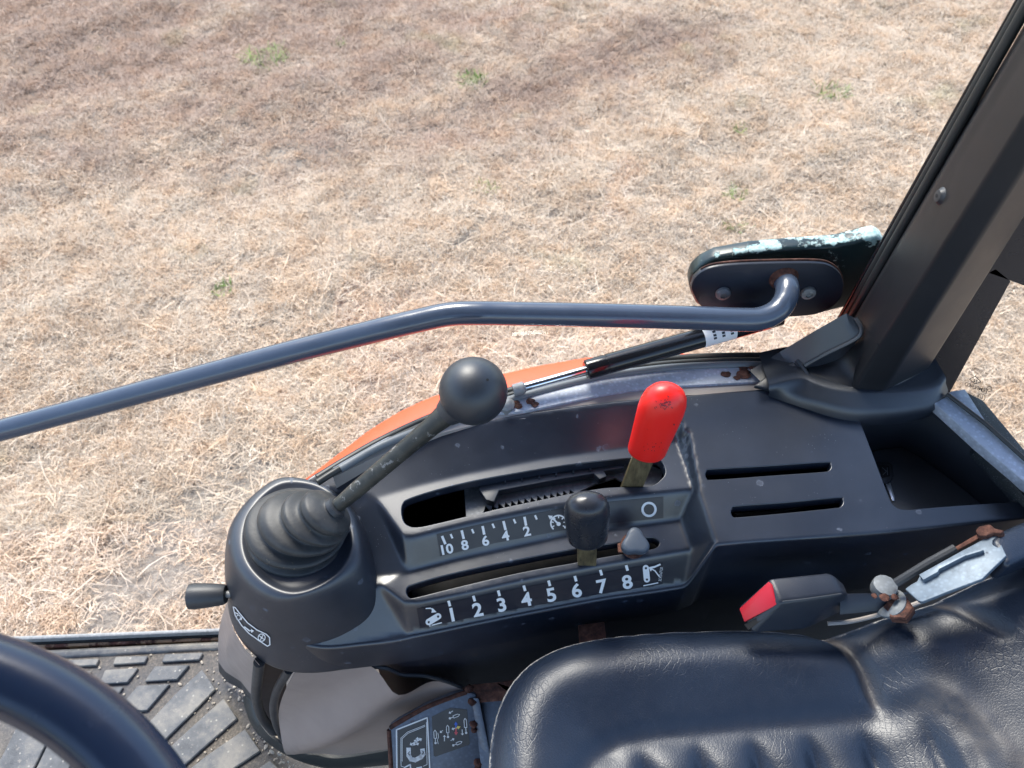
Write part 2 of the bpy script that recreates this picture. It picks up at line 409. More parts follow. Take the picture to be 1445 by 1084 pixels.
def dist_poly(X, Y, pl, closed=True):
    D = np.full(np.shape(X), 9.0); n = len(pl)
    for i in range(n if closed else n - 1):
        ax, ay = pl[i][0], pl[i][1]; bx, by = pl[(i + 1) % n][0], pl[(i + 1) % n][1]
        dx, dy = bx - ax, by - ay; L2 = dx * dx + dy * dy + 1e-12
        t = np.clip(((X - ax) * dx + (Y - ay) * dy) / L2, 0, 1)
        D = np.minimum(D, np.hypot(X - ax - t * dx, Y - ay - t * dy))
    return D
def set_normals(o, NR):
    o.data.normals_split_custom_set_from_vertices([tuple(n) for n in NR])
def field_mesh(hf, outline, holes, creases, grid, skirt_fn=None, hole_depth=.006, hole_r=.0012):
    """triangulated sheet over the outline (list of Vector), with holes whose lips turn down"""
    pts, edges = [], []
    def add_line(P, closed):
        b = len(pts); n = len(P)
        pts.extend([Vector((p.x, p.y)) for p in P])
        edges.extend([(b + i, b + (i + 1) % n) for i in range(n if closed else n - 1)]); return (b, n)
    ob = add_line(outline, True); hb = [add_line(h, True) for h in holes]
    X, Y = np.meshgrid(np.arange(hf.x0, hf.x0 + hf.nx * hf.res, grid), np.arange(hf.y0, hf.y0 + hf.ny * hf.res, grid))
    X = X + (np.arange(X.shape[0])[:, None] % 2) * grid * .5
    m = inside(X, Y, outline) & (dist_poly(X, Y, outline) > grid * .45)
    for h in holes: m &= ~inside(X, Y, h) & (dist_poly(X, Y, h) > grid * .45)
    for cpl in creases:
        P = resample(cpl, grid * .8)
        for off in (-.0035, -.0017, 0, .0017, .0035):
            Q = []
            for i, p in enumerate(P):
                t = P[min(i + 1, len(P) - 1)] - P[max(i - 1, 0)]; t = Vector((t.x, t.y)).normalized()
                Q.append(Vector((p.x - t.y * off, p.y + t.x * off)))
            qx = np.array([q.x for q in Q]); qy = np.array([q.y for q in Q])
            ok = inside(qx, qy, outline) & (dist_poly(qx, qy, outline) > .0008)
            for h in holes: ok &= ~inside(qx, qy, h) & (dist_poly(qx, qy, h) > .0008)
            pts.extend([q for q, k in zip(Q, ok) if k])
        m &= dist_poly(X, Y, P, False) > .0045
    pts.extend([Vector((x, y)) for x, y in zip(X[m], Y[m])])
    vo, eo, fo, ov, oe, of = delaunay_2d_cdt(pts, edges, [], 0, 1e-6)
    cx = np.array([sum(vo[i].x for i in f) / 3 for f in fo]); cy = np.array([sum(vo[i].y for i in f) / 3 for f in fo])
    keep = inside(cx, cy, outline)
    for h in holes: keep &= ~inside(cx, cy, h)
    V = [Vector((p.x, p.y, hf.z(p.x, p.y))) for p in vo]
    F = [f for f, k in zip(fo, keep) if k]
    e_ = hf.res
    NR = [Vector((hf.z(p.x - e_, p.y) - hf.z(p.x + e_, p.y), hf.z(p.x, p.y - e_) - hf.z(p.x, p.y + e_), 2 * e_)).normalized() for p in vo]
    inv = {}
    for k, l in enumerate(ov):
        for i in l: inv[i] = k
    rings = []
    for (b, n) in hb: rings.append([inv[b + i] for i in range(n)])
    orr = [inv[ob[0] + i] for i in range(ob[1])]
    # turned-down lips of the holes
    for r in rings:
        P = [V[i] for i in r]; area = sum(a.x * b.y - b.x * a.y for a, b in zip(P, P[1:] + P[:1])); sgn = 1 if area > 0 else -1
        prev = r
        for (io, dz, an) in ((hole_r * .35, hole_r * .06, 28), (hole_r * .8, hole_r * .4, 60), (hole_r, hole_r, 88), (hole_r, hole_depth, 90)):
            cur = []
            for i in range(len(r)):
                t = P[(i + 1) % len(P)] - P[i - 1]; t = Vector((t.x, t.y)).normalized() * sgn
                V.append(P[i] + Vector((-t.y * io, t.x * io, -dz))); cur.append(len(V) - 1)
                an_ = math.radians(an); NR.append((NR[r[i]] * math.cos(an_) + Vector((-t.y, t.x, 0)) * math.sin(an_)).normalized())
            for i in range(len(r)):
                k = (i + 1) % len(r); F.append((prev[i], prev[k], cur[k], cur[i]) if sgn > 0 else (prev[i], cur[i], cur[k], prev[k]))
            prev = cur
    if skirt_fn:
        P = [V[i] for i in orr]; rows, nrows = skirt_fn(P); prev = orr
        ccw = sum(a.x * b.y - b.x * a.y for a, b in zip(P, P[1:] + P[:1])) > 0
        for row, nrow in zip(rows, nrows):
            base = len(V); V.extend(row); NR.extend(nrow); cur = list(range(base, base + len(row)))
            for i in range(len(row)):
                k = (i + 1) % len(row); F.append((prev[i], cur[i], cur[k], prev[k]) if ccw else (prev[i], prev[k], cur[k], cur[i]))
            prev = cur
    return V, F, NR

# ================================================================== GROUND
N = NT('dry_field_soil')
p1 = N.noise(.9, 5, .6); p2 = N.noise(6, 6, .65); p3 = N.noise(60, 6, .7)
c = N.ramp(p3, (.3, (.18, .15, .12)), (.5, (.34, .29, .235)), (.7, (.5, .44, .37)))
c = N.mix(N.ramp(p2, (.4, 0.0), (.65, .7)), c, (.36, .32, .27))
N.bsdf(c, .95, 0, N.bump(N.math('ADD', p3, p2), .9, .02)); M['soil'] = N.m
def hgt(x, y):
    return .012 * math.sin(3.1 * x + 1.3 * y) + .010 * math.sin(5.3 * y - 2.2 * x + 1) + .006 * math.sin(11 * x + 7 * y) + .006 * math.sin(13 * y - 9 * x + 2)
gx = sorted(set([round(-6 + .1 * i, 3) for i in range(131)] + [-160, -80, -40, -20, -10, 12, 20, 40, 80, 160]))
gy = sorted(set([round(-1 + .1 * i, 3) for i in range(91)] + [-160, -80, -40, -20, -8, -3, 12, 20, 40, 80, 160]))
V = [(x, y, hgt(x, y)) for y in gy for x in gx]; nx = len(gx)
F = [(j * nx + i, j * nx + i + 1, (j + 1) * nx + i + 1, (j + 1) * nx + i) for j in range(len(gy) - 1) for i in range(nx - 1)]
tag(mesh('ground', V, F, M['soil'], angle=None), kind='structure', label='dry brown field soil under the cut grass')

# dry grass blades (instanced clumps)
def blade_mat(name, tones, seed, zdark=False):
    N = NT(name)
    oi = N.n('ShaderNodeObjectInfo'); at = N.n('ShaderNodeAttribute', attribute_name='tone')
    f = N.math('ADD', N.math('MULTIPLY', at.outputs['Fac'], .5), N.math('ADD', N.math('MULTIPLY', N.noise(1.7, 4, .6), .3), N.math('MULTIPLY', oi.outputs['Random'], .2)))
    c = N.ramp(f, *tones)
    sepp = N.n('ShaderNodeSeparateXYZ'); N.put(sepp.inputs[0], N.P)
    # a browner, redder sward farther out, paler cut straw near
    far = N.math('ADD', N.math('MULTIPLY', sepp.outputs[1], .30), N.math('MULTIPLY', sepp.outputs[0], -.13))
    blob = None
    for (u, v, rx, am) in ((120, 60, 1.3, .85), (420, 50, 1.3, .75), (480, 170, .6, .65), (330, 120, .7, .6), (640, 60, .9, .65), (560, 190, .42, .6), (720, 150, .5, .6), (250, 150, .6, .45), (860, 90, .5, .7), (620, 60, .6, .4), (60, 150, .5, .5), (380, 400, .3, .25), (120, 560, .2, .2), (930, 60, .5, .6)):
        c0_ = PZ(u, v, 0); vd = N.n('ShaderNodeVectorMath', operation='DISTANCE'); N.put(vd.inputs[0], N.P); vd.inputs[1].default_value = (c0_.x, c0_.y, 0)
        b_ = N.math('MULTIPLY', N.math('POWER', 2.718, N.math('MULTIPLY', N.math('POWER', vd.outputs['Value'], 2.0), -1 / rx ** 2)), am)
        blob = b_ if blob is None else N.math('MAXIMUM', blob, b_)
    brown = N.ramp(N.math('ADD', N.math('MULTIPLY', blob, .85), N.math('MULTIPLY', N.math('SUBTRACT', N.noise(2.4, 7, .68), .5), 1.5)), (.2, 0.0), (.62, 1.0))
    if seed == 0:
        c = N.mix(N.math('MULTIPLY', brown, .85), c, N.ramp(f, (.2, (.18, .115, .085)), (.45, (.42, .29, .22)), (.8, (.64, .48, .38))))
        c = N.mix(N.ramp(N.noise(11, 5, .65), (.46, 0.0), (.62, .5)), c, N.mix(1.0, c, (1.0, .82, .64), 'MULTIPLY'))
        c = N.mix(N.ramp(N.noise(7, 5, .65, N.mapping((1, 1, 1), (0, 0, .7))), (.5, 0.0), (.64, .5)), c, N.mix(1.0, c, (.72, .74, .76), 'MULTIPLY'))
        c = N.mix(N.ramp(N.noise(2.6, 4, .6, N.mapping((1, 1, 0), (0, 0, 1))), (.62, 0.0), (.72, .25)), c, (.32, .34, .14))
    x = N.bsdf(c, .75, 0, None, .25)
    return N.m
M['straw'] = blade_mat('dry_straw', ((.15, (.26, .19, .135)), (.34, (.53, .405, .295)), (.52, (.72, .58, .44)), (.78, (.84, .73, .59))), 0)
M['green'] = blade_mat('green_blade', ((.2, (.1, .17, .035)), (.5, (.2, .32, .07)), (.8, (.42, .5, .17))), 1)
def blades(n, rad, lmin, lmax, wmin, wmax, flat, sd, upright=0.0):
    R = np.random.default_rng(sd); V, F, T = [], [], []
    for i in range(n):
        r = rad * math.sqrt(R.random()); a = R.random() * 6.283; bx, by = r * math.cos(a), r * math.sin(a)
        L = R.uniform(lmin, lmax); w = R.uniform(wmin, wmax) * .5; h = R.random() * 6.283
        el = math.radians(R.uniform(*flat)); curl = R.normal(0, .75); droop = R.uniform(.1, 1.0)
        p = np.array([bx, by, R.uniform(-.004, .012)]); tone = float(np.clip(R.normal(.5, .24), 0, 1)); b0 = len(V)
        for k in range(4):
            side = np.array([-math.sin(h), math.cos(h), R.uniform(-.5, .5)]) * w * (1 - .75 * k / 3)
            V.append(p - side); V.append(p + side); T += [tone, tone]
            d = np.array([math.cos(h) * math.cos(el), math.sin(h) * math.cos(el), math.sin(el)])
            p = p + d * L / 3; p[2] = max(p[2], .001); h += curl * .35; el -= droop * .45
        for k in range(3): F.append((b0 + 2 * k, b0 + 2 * k + 1, b0 + 2 * k + 3, b0 + 2 * k + 2))
    return V, F, T
def blade_mesh(name, mat, *a, **k):
    V, F, T = blades(*a, **k); me = bpy.data.meshes.new(name); me.from_pydata([tuple(v) for v in V], [], F)
    at = me.attributes.new('tone', 'FLOAT', 'POINT'); at.data.foreach_set('value', T)
    me.materials.append(mat); me.polygons.foreach_set('use_smooth', [True] * len(F)); return me
coll = bpy.data.collections.new('straw_clumps')
for s in range(9):
    k_ = ((60, .030, .010, .028, .0010, .0022, (5, 60)), (70, .035, .010, .032, .0010, .0023, (0, 45)), (50, .022, .010, .028, .0010, .0022, (25, 80)), (36, .05, .02, .048, .0010, .0025, (0, 25)), (9, .05, .05, .11, .0013, .003, (5, 45)))[(0, 1, 0, 2, 1, 2, 3, 4, 3)[s]]
    me = blade_mesh('straw_clump', M['straw'], *k_, 100 + s)
    coll.objects.link(bpy.data.objects.new('straw_clump', me))
Vg = [(-4.6, .55, 0), (4.6, .55, 0), (6.5, 7.0, 0), (-6.5, 7.0, 0)]
nxg, nyg = 150, 110; Vp = []
for j in range(nyg + 1):
    y = .55 + (7.0 - .55) * j / nyg; hw = 3.4 + (y - .55) * .5
    for i in range(nxg + 1): x = -hw + 2 * hw * i / nxg; Vp.append((x, y, hgt(x, y) + .002))
Fp = [(j * (nxg + 1) + i, j * (nxg + 1) + i + 1, (j + 1) * (nxg + 1) + i + 1, (j + 1) * (nxg + 1) + i) for j in range(nyg) for i in range(nxg)]
grass = mesh('dry_grass', Vp, Fp, M['straw'], angle=None)
tag(grass, 'dry straw coloured cut grass covering the whole field beside the tractor', None, kind='stuff')
ng = bpy.data.node_groups.new('scatter', 'GeometryNodeTree')
ng.interface.new_socket('Geometry', in_out='INPUT', socket_type='NodeSocketGeometry'); ng.interface.new_socket('Geometry', in_out='OUTPUT', socket_type='NodeSocketGeometry')
g = ng.nodes; gi = g.new('NodeGroupInput'); go = g.new('NodeGroupOutput')
dp = g.new('GeometryNodeDistributePointsOnFaces'); ip = g.new('GeometryNodeInstanceOnPoints'); ci = g.new('GeometryNodeCollectionInfo')
ci.inputs['Collection'].default_value = coll; ci.inputs['Separate Children'].default_value = True; ci.inputs['Reset Children'].default_value = True
pos = g.new('GeometryNodeInputPosition'); nz = g.new('ShaderNodeTexNoise'); nz.inputs['Scale'].default_value = 15; nz.inputs['Detail'].default_value = 4
mr = g.new('ShaderNodeMapRange'); mr.inputs[1].default_value = .40; mr.inputs[2].default_value = .56; mr.inputs[3].default_value = 450; mr.inputs[4].default_value = 3700
rv = g.new('FunctionNodeRandomValue'); rv.data_type = 'FLOAT_VECTOR'; rv.inputs[0].default_value = (-.2, -.2, 0); rv.inputs[1].default_value = (.2, .2, 6.283)
rs = g.new('FunctionNodeRandomValue'); rs.data_type = 'FLOAT'; rs.inputs[2].default_value = .55; rs.inputs[3].default_value = 1.4
L = ng.links.new
L(gi.outputs[0], dp.inputs[0]); L(pos.outputs[0], nz.inputs['Vector']); L(nz.outputs[0], mr.inputs[0]); L(mr.outputs[0], dp.inputs['Density'])
L(dp.outputs[0], ip.inputs['Points']); L(ci.outputs[0], ip.inputs['Instance']); ip.inputs['Pick Instance'].default_value = True
L(rv.outputs[0], ip.inputs['Rotation']); L(rs.outputs[1], ip.inputs['Scale']); L(ip.outputs[0], go.inputs[0])
# wheel-worn bare strip beside the cab and small bald spots
gp = np.array([v.co[:] for v in grass.data.vertices]); dn = np.ones(len(gp))
for (u, v, r1_, a_) in ((150, 870, .16, .85), (230, 800, .15, .85), (290, 725, .15, .8), (340, 655, .13, .7), (420, 215, .22, .7), (300, 250, .12, .6), (820, 330, .1, .5), (1000, 215, .1, .5), (60, 205, .15, .6)):
    c = PZ(u, v, 0); dn *= 1 - a_ * np.exp(-((gp[:, 0] - c.x) ** 2 + (gp[:, 1] - c.y) ** 2) / r1_ ** 2)
ad = grass.data.attributes.new('thick', 'FLOAT', 'POINT'); ad.data.foreach_set('value', dn.astype(np.float32))
na = g.new('GeometryNodeInputNamedAttribute'); na.data_type = 'FLOAT'; na.inputs[0].default_value = 'thick'
mm = g.new('ShaderNodeMath'); mm.operation = 'MULTIPLY'; L(mr.outputs[0], mm.inputs[0]); L(na.outputs[0], mm.inputs[1]); L(mm.outputs[0], dp.inputs['Density'])
md = grass.modifiers.new('scatter', 'NODES'); md.node_group = ng
# green and yellowing tufts
tufts = [(665, 112, 26, 'bright green leafy grass tuft near the top centre of the field', .85), (380, 82, 22, 'yellow green wiry grass tuft in the upper left of the field', 1.3),
         (1172, 132, 18, 'pale green grass tuft in the field left of the cab pillar', 1.0), (1040, 270, 10, 'small green grass tuft just above its twin, up from the hinge arm', .6),
         (1040, 310, 9, 'small green grass tuft nearest above the door hinge arm', .6), (1046, 180, 9, 'small green grass sprig midway up the field', .6),
         (310, 406, 7, 'tiny green sprig in straw above the grab bar', .5), (478, 62, 8, 'tiny green sprig at the top left of the field', .5), (685, 265, 9, 'small olive sprig in the middle of the field', .6)]
for i, (u, v, n, lab, s) in enumerate(tufts):
    p = PZ(u, v, .02); me = blade_mesh('grass_tuft', M['green'], n * 6, .075 * s, .02, .06 * max(.7, s), .003, .007, (10, 75), 300 + i)
    o = bpy.data.objects.new('grass_tuft', me); SC.collection.objects.link(o); o.location = (p.x, p.y, hgt(p.x, p.y)); tag(o, lab, 'grass tuft', 'green tufts in the dry grass')

# ================================================================== CONSOLE
con = thing('control_console', PZ(760, 700, 1.03), 'black moulded control console beside the seat, with two curved lever slots and white scales', 'control console')
FAR = [(430, 680, 1.167), (460, 663, 1.169), (506, 645, 1.173), (548, 630, 1.176), (640, 603, 1.182), (740, 585, 1.186), (850, 570.5, 1.189), (960, 560, 1.191)]
RIM1F = [(529, 703, 1.163), (590, 685, 1.163), (651, 670, 1.163), (763, 648, 1.164), (884, 631, 1.165), (966, 622, 1.165)]
RIM1N = [(567, 757, 1.158), (583, 758, 1.158), (667, 737, 1.158), (763, 717.5, 1.158), (858, 703, 1.158), (981, 691, 1.158)]
F1B = [(575, 807, 1.128), (640, 790, 1.128), (700, 777, 1.129), (795, 757, 1.13), (880, 744, 1.13), (960, 733, 1.13)]
RIM2N = [(568, 851, 1.124), (591, 852, 1.124), (650, 840, 1.124), (744, 819, 1.124), (860, 797, 1.124), (976, 777, 1.124)]
F2B = [(577, 895, 1.087), (700, 870, 1.087), (840, 843, 1.087), (967, 824, 1.087)]
hf = HF(-.36, .72, .25, .66, .0012)
w3 = lambda L_: [PZ(*p) for p in L_]
# slope plane left of the slots, ramp, ledges and faces
hf.poly([(400, 676, 1.158), (430, 665, 1.165), (460, 652, 1.171), (529, 703, 1.163), (575, 807, 1.129), (535, 826, 1.127), (577, 893, 1.0875), (577, 925, 1.081), (430, 925, 1.08), (390, 830, 1.115)])
hf.strip(w3([(u, v - 25, z) for u, v, z in FAR]), w3(FAR))
hf.strip(w3(F2B), w3([(u - 2, v + 22, z) for u, v, z in F2B]))
hf.strip(w3(FAR), w3([(440, 690, 1.164)] + RIM1F))
hf.poly([(440, 690, 1.164), (460, 652, 1.171), (529, 703, 1.163)])
hf.poly([(960, 552, 1.192), (963, 611, 1.18), (966, 622, 1.165), (940, 570, 1.186)])
def onpan(u, v):
    z = 1.17
    for _ in range(20): z = .5 * z + .5 * (1.155 + .231 * (PZ(u, v, z).y - .371))
    return (u, v, z)
PAN = [onpan(*q) for q in [(958, 540), (963, 611), (985, 688), (1009, 763), (1000, 785), (1262, 765), (1445, 745), (1620, 730), (1620, 500), (1335, 500), (1215, 520)]]
hf.poly(PAN)
hf.strip(w3(RIM1F), w3(RIM1N))
hf.strip(w3(RIM1N), w3(F1B))
hf.strip(w3([(535, 826, 1.128)] + F1B), w3([(545, 832, 1.127)] + RIM2N))
hf.strip(w3(RIM2N), w3(F2B))
hf.poly([(529, 703, 1.163), (567, 757, 1.158), (575, 807, 1.128)])
hf.poly([(535, 826, 1.128), (568, 851, 1.124), (577, 895, 1.087)])
hf.poly([(966, 622, 1.165), (981, 691, 1.158), (985, 688, 1.167), (963, 611, 1.18)])
hf.poly([(981, 691, 1.158), (985, 688, 1.167), (1009, 763, 1.155), (976, 777, 1.124), (960, 733, 1.13)])
hf.poly([(976, 777, 1.124), (1009, 763, 1.155), (967, 824, 1.087)])
hf.fill(); hf.blur(.0017)
near = w3([(405, 885, 1.088), (425, 903, 1.087), (455, 910, 1.086), (510, 905, 1.086), (577, 896, 1.087), (700, 871, 1.087), (840, 844, 1.087), (900, 835, 1.087), (945, 828.2, 1.087), (961, 825.5, 1.087), (968, 823, 1.087), (1000, 777, 1.145)] + [onpan(*q) for q in [(1009, 765), (1025, 763), (1060, 760), (1120, 756), (1262, 745), (1445, 725), (1560, 712)]])
far_ = w3([onpan(*q) for q in [(1560, 745), (1500, 697), (1445, 652), (1390, 606), (1335, 562), (1215, 547), (1090, 551)]] + [(960, 560, 1.191), (850, 570.5, 1.189), (740, 585, 1.186), (640, 603, 1.182), (548, 630, 1.176), (506, 645, 1.173), (460, 663, 1.169), (432, 680, 1.167), (412, 700, 1.16)])
outline = resample(cat(near, 4) , .003) + resample(cat(far_, 4), .003)
def onhf(u, v, z):
    for _ in range(8): p = PZ(u, v, z); z = .5 * z + .5 * float(hf.z(p.x, p.y))
    return PZ(u, v, z)
def hole(pts, z): return resample(cat([onhf(u, v, z) for u, v in pts], 4, True), .002, True)
SLOT1 = [(565.5, 720), (568, 710), (575, 704), (604, 694), (650, 682), (699, 672), (795, 656), (884, 646), (922, 646), (934, 650), (940, 664), (936, 675), (916, 687), (860, 689), (814, 696), (760, 707), (699, 720), (620, 739), (590, 745), (576, 743), (568, 735)]
SLOT2 = [(572, 836), (574, 828), (581, 824.5), (620, 813), (667, 802), (735, 788), (804, 775), (877.5, 764), (915, 757.5), (926, 759), (932, 766), (928, 773), (915.6, 777), (860, 786), (807, 796), (750, 806), (699, 817), (640, 831), (588, 844), (577, 844.5)]
SLA = [(994, 669), (997, 663), (1004, 661), (1090, 656), (1166, 651), (1173, 654), (1174, 660), (1170, 665), (1160, 667), (1090, 672), (1006, 678), (997, 676)]
SLB = [(1030, 722), (1033, 716), (1040, 713), (1110, 708), (1184, 701), (1190, 704), (1191, 710), (1187, 716), (1178, 718), (1110, 725), (1042, 731), (1033, 729)]
BIN = [(1210, 588), (1228, 578), (1270, 574), (1318, 574), (1350, 596), (1400, 638), (1440, 673), (1462, 694), (1462, 705), (1446, 709), (1380, 712.5), (1325, 716.5), (1282, 720.5), (1267, 719), (1257, 711), (1245, 680), (1230, 640)]
h1, h2, hA, hB = hole(SLOT1, 1.162), hole(SLOT2, 1.126), hole(SLA, 1.168), hole(SLB, 1.16)
hbin = resample([onhf(u, v, 1.172) for u, v in BIN], .003, True)
cre = [w3(RIM1F), w3(RIM1N), w3(F1B), w3(RIM2N), w3([(529, 703, 1.163), (567, 757, 1.158)]), w3([(529, 703, 1.163), (575, 807, 1.128)]), w3([(567, 757, 1.158), (575, 807, 1.128)]),
       w3([(535, 826, 1.128), (568, 851, 1.124)]), w3([(535, 826, 1.128), (577, 893, 1.087)]), w3([(568, 851, 1.124), (577, 893, 1.087)]), w3([(575, 807, 1.128), (535, 826, 1.128)]),
       w3([(960, 552, 1.192), (963, 611, 1.18), (985, 688, 1.167), (1009, 763, 1.155)]), w3([(966, 622, 1.165), (981, 691, 1.158), (960, 733, 1.13), (976, 777, 1.124), (967, 822, 1.09)])]
def skirt(P):
    n = len(P); rows = []; nr = []; nn = []
    area = sum(a.x * b.y - b.x * a.y for a, b in zip(P, P[1:] + P[:1])); sg = 1 if area > 0 else -1
    for i in range(n):
        t = P[(i + 2) % n] - P[i - 2]; t = Vector((t.x, t.y)).normalized() * sg; nr.append(Vector((t.y, -t.x, 0)))
    r = .004
    for a in (20, 45, 70, 90):
        a = math.radians(a); rows.append([p + q * r * math.sin(a) - Vector((0, 0, r * (1 - math.cos(a)))) for p, q in zip(P, nr)])
        nn.append([(q * math.sin(a) + Vector((0, 0, math.cos(a)))).normalized() for q in nr])
    for f in (.35, .7, 1):
        nn.append(nr[:])
        rows.append([Vector((p.x + q.x * r, p.y + q.y * r, (p.z - r) * (1 - f) + 1.03 * f)) for p, q in zip(P, nr)])
    rows.append([Vector((p.x + q.x * (r - .003), p.y + q.y * (r - .003), 1.029)) for p, q in zip(P, nr)]); nn.append(nr[:])
    return rows, nn
V, F, NR = field_mesh(hf, outline, [h1, h2, hA, hB, hbin], cre, .0036, skirt, hole_depth=.011)
shell = mesh('top_shell', V, F, M['console'], con, angle=None); set_normals(shell, NR)
bvh_con = BVHTree.FromPolygons([tuple(v) for v in V], F)
# boot mount pod
S_ = [(400, 678), (367, 698), (345, 730), (338, 763), (347, 797), (374, 826), (411, 840), (450, 830), (484, 805), (499, 772), (496, 738), (480, 705), (445, 682)]
B_ = [(425, 735), (372, 765), (336, 795), (322, 825), (323, 868), (341, 908), (380, 941), (432, 952), (500, 944), (560, 925), (570, 880), (560, 820), (500, 760)]
Sv = cat([PZ(u, v, 1.168) for u, v in S_], 6, True); Bv = cat([PZ(u, v, 1.03) for u, v in B_], 6, True)
cen = sum(Sv, Vector()) / len(Sv)
rings = []
for inn, dz in ((.62, -.004), (.80, -.004), (.86, -.0035), (.93, -.001), (.965, 0)):
    rings.append([cen + (p - cen) * inn + Vector((0, 0, dz)) for p in Sv])
for t, g_ in ((.0, .0), (.06, .02), (.13, .07), (.2, .14), (.35, .3), (.55, .52), (.8, .79), (1, 1)):
    rings.append([Vector((a.x + (b.x - a.x) * (t ** .62), a.y + (b.y - a.y) * (t ** .62), a.z + (b.z - a.z) * g_)) for a, b in zip(Sv, Bv)])
rings[5] = [cen + (p - cen) * 1.0 + Vector((0, 0, -.0004)) for p in Sv]
rings.append([p + (cen - p) * .02 + Vector((0, 0, -.138)) * 0 - Vector((0, 0, .001)) for p in Bv])
pod = loft('boot_mount', rings, M['pod'], con, angle=None)
sub = pod.modifiers.new('s', 'SUBSURF'); sub.levels = sub.render_levels = 1
pod.data.calc_loop_triangles()
bvh_pod = BVHTree.FromPolygons([tuple(v.co) for v in pod.data.vertices], [tuple(t.vertices) for t in pod.data.loop_triangles])
slab('light_stop_plate', [PZ(430, 930, 1.034), PZ(700, 885, 1.034), PZ(968, 840, 1.034), PZ(1000, 830, 1.034), PZ(1500, 790, 1.034), PZ(1450, 700, 1.034), PZ(960, 640, 1.034), PZ(560, 720, 1.034), PZ(440, 780, 1.034)], .003, M['black'], con, 0)  # black plate added to keep light from leaking up into the shell
# bin liner
fl = [(1190, 650), (1215, 640), (1245, 634), (1272, 631), (1302, 648), (1335, 672), (1365, 695), (1392, 717), (1385, 726), (1370, 732), (1330, 736), (1290, 740), (1262, 744), (1240, 745), (1225, 740), (1205, 715), (1192, 680)]
r0 = [onhf(u, v, 1.172) for u, v in BIN]; r0 = [Vector((p.x, p.y, hf.z(p.x, p.y) - .004)) for p in r0]
r1 = [PZ(u, v, 1.105) for u, v in fl]
mid = [a.lerp(b, .92) + Vector((0, 0, -.001)) for a, b in zip(r0, r1)]
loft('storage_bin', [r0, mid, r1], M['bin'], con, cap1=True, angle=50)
slab('tray_floor', [p.lerp(sum(r1, Vector()) / len(r1), .03) + Vector((0, 0, .002)) for p in r1], .0015, m_plain('lit_tray_tone', (.06, .066, .076), .42, bump=.2, scale=700, var=.3), con, .0004)  # same plastic as the bin; light on the floor painted as a paler tone
# parts seen inside the slots: rack plate, ribbed inner guide
rp = [(655, 691), (700, 672), (760, 657), (862, 652), (905, 652), (936, 664), (930, 684), (900, 690), (868, 674), (840, 683), (812, 696)]
teeth = []
a, b = Vector((812, 697)), Vector((684, 722))
for i in range(14):
    t0 = i / 14; p = a.lerp(b, t0); q = a.lerp(b, t0 + .045); teeth += [(p.x, p.y), (q.x - 2, q.y - 7.5)]
rk = rp + teeth + [(680, 728), (658, 730)]
slab('toothed_rack', [PZ(u, v, 1.135) for u, v in rk], .003, M['galvrack'], con, 0)
slab('inner_guide', [PZ(u, v, 1.15) for u, v in [(676, 690), (686, 705), (697, 708), (704, 692), (790, 676), (838, 668), (846, 676), (856, 672), (852, 664), (880, 660), (884, 640), (700, 660), (672, 672)]], .01, M['bin'], con, .0006)
for i in range(6):
    u = 712 + i * 24; c0 = PZ(u, 675 - i * 3.4, 1.152)
    hexa('guide_rib', [c0 + Vector((0, -.006, -.004)), c0 + Vector((.0012, -.006, -.004)), c0 + Vector((.0012, -.006, .002)), c0 + Vector((0, -.006, .002))],
         [c0 + Vector((0, .012, -.004)), c0 + Vector((.0012, .012, -.004)), c0 + Vector((.0012, .012, .002)), c0 + Vector((0, .012, .002))], M['console'], con, .0003, 1)
slab('slot_floor', [PZ(u, v, 1.10) for u, v in [(585, 850), (955, 785), (975, 690), (560, 770)]], .003, M['black'], con, 0)
for q0, q1 in (((1000, 672), (1175, 660)), ((1036, 726), (1190, 714))):
    tube('hose', [PZ(q0[0] + (q1[0] - q0[0]) * t, q0[1] + 6 + (q1[1] - q0[1]) * t - 10 * t * t, 1.12 - .01 * t) for t in (0, .25, .5, .75, 1)], .006, M['strutbody'], con, 10)

# ---- print on surfaces
def hit(bvh, u, v, off):
    d = ray(u, v).normalized(); h_ = bvh.ray_cast(EYE, d)
    if h_[0] is None: return None
    n_ = h_[1]
    if n_.dot(d) > 0: n_ = -n_
    return h_[0] + n_ * off
def decal(name, polys, surf, off, mat, parent, sub=None):
    """polys in photo coordinates laid on a surface (function u,v,off -> point)"""
    bm = bmesh.new()
    for poly in polys:
        poly = list(poly)
        if len(poly) > 4:
            tris = tessellate_polygon([[Vector((p[0], p[1], 0)) for p in poly]])
            fs = [[poly[i] for i in t] for t in tris]
        else: fs = [poly]
        for f in fs:
            q = [surf(p[0], p[1], off) for p in f]
            if any(x is None for x in q): continue
            try: bm.faces.new([bm.verts.new(x) for x in q])
            except ValueError: pass
    bmesh.ops.remove_doubles(bm, verts=bm.verts[:], dist=1e-6)
    for f in bm.faces:
        f.normal_update()
        if f.normal.dot(EYE - f.calc_center_median()) < 0: f.normal_flip()
    me = bpy.data.meshes.new(name); bm.to_mesh(me); bm.free(); return link(name, me, mat, parent, False)
def stroke(pts, w, closed=False):
    out = []; pts = [Vector(p) for p in pts]
    if closed: pts = pts + [pts[0]]
    for a, b in zip(pts, pts[1:]):
        if (b - a).length < 1e-6: continue
        t = (b - a).normalized(); n = Vector((-t.y, t.x)) * w / 2; e = t * w * .3
        out.append([a + n - e, b + n + e, b - n + e, a - n - e])
    return out
def disc(c, r, n=14, sx=1, sy=1): return [[(c[0] + r * sx * math.cos(6.2832 * i / n), c[1] + r * sy * math.sin(6.2832 * i / n)) for i in range(n)]]
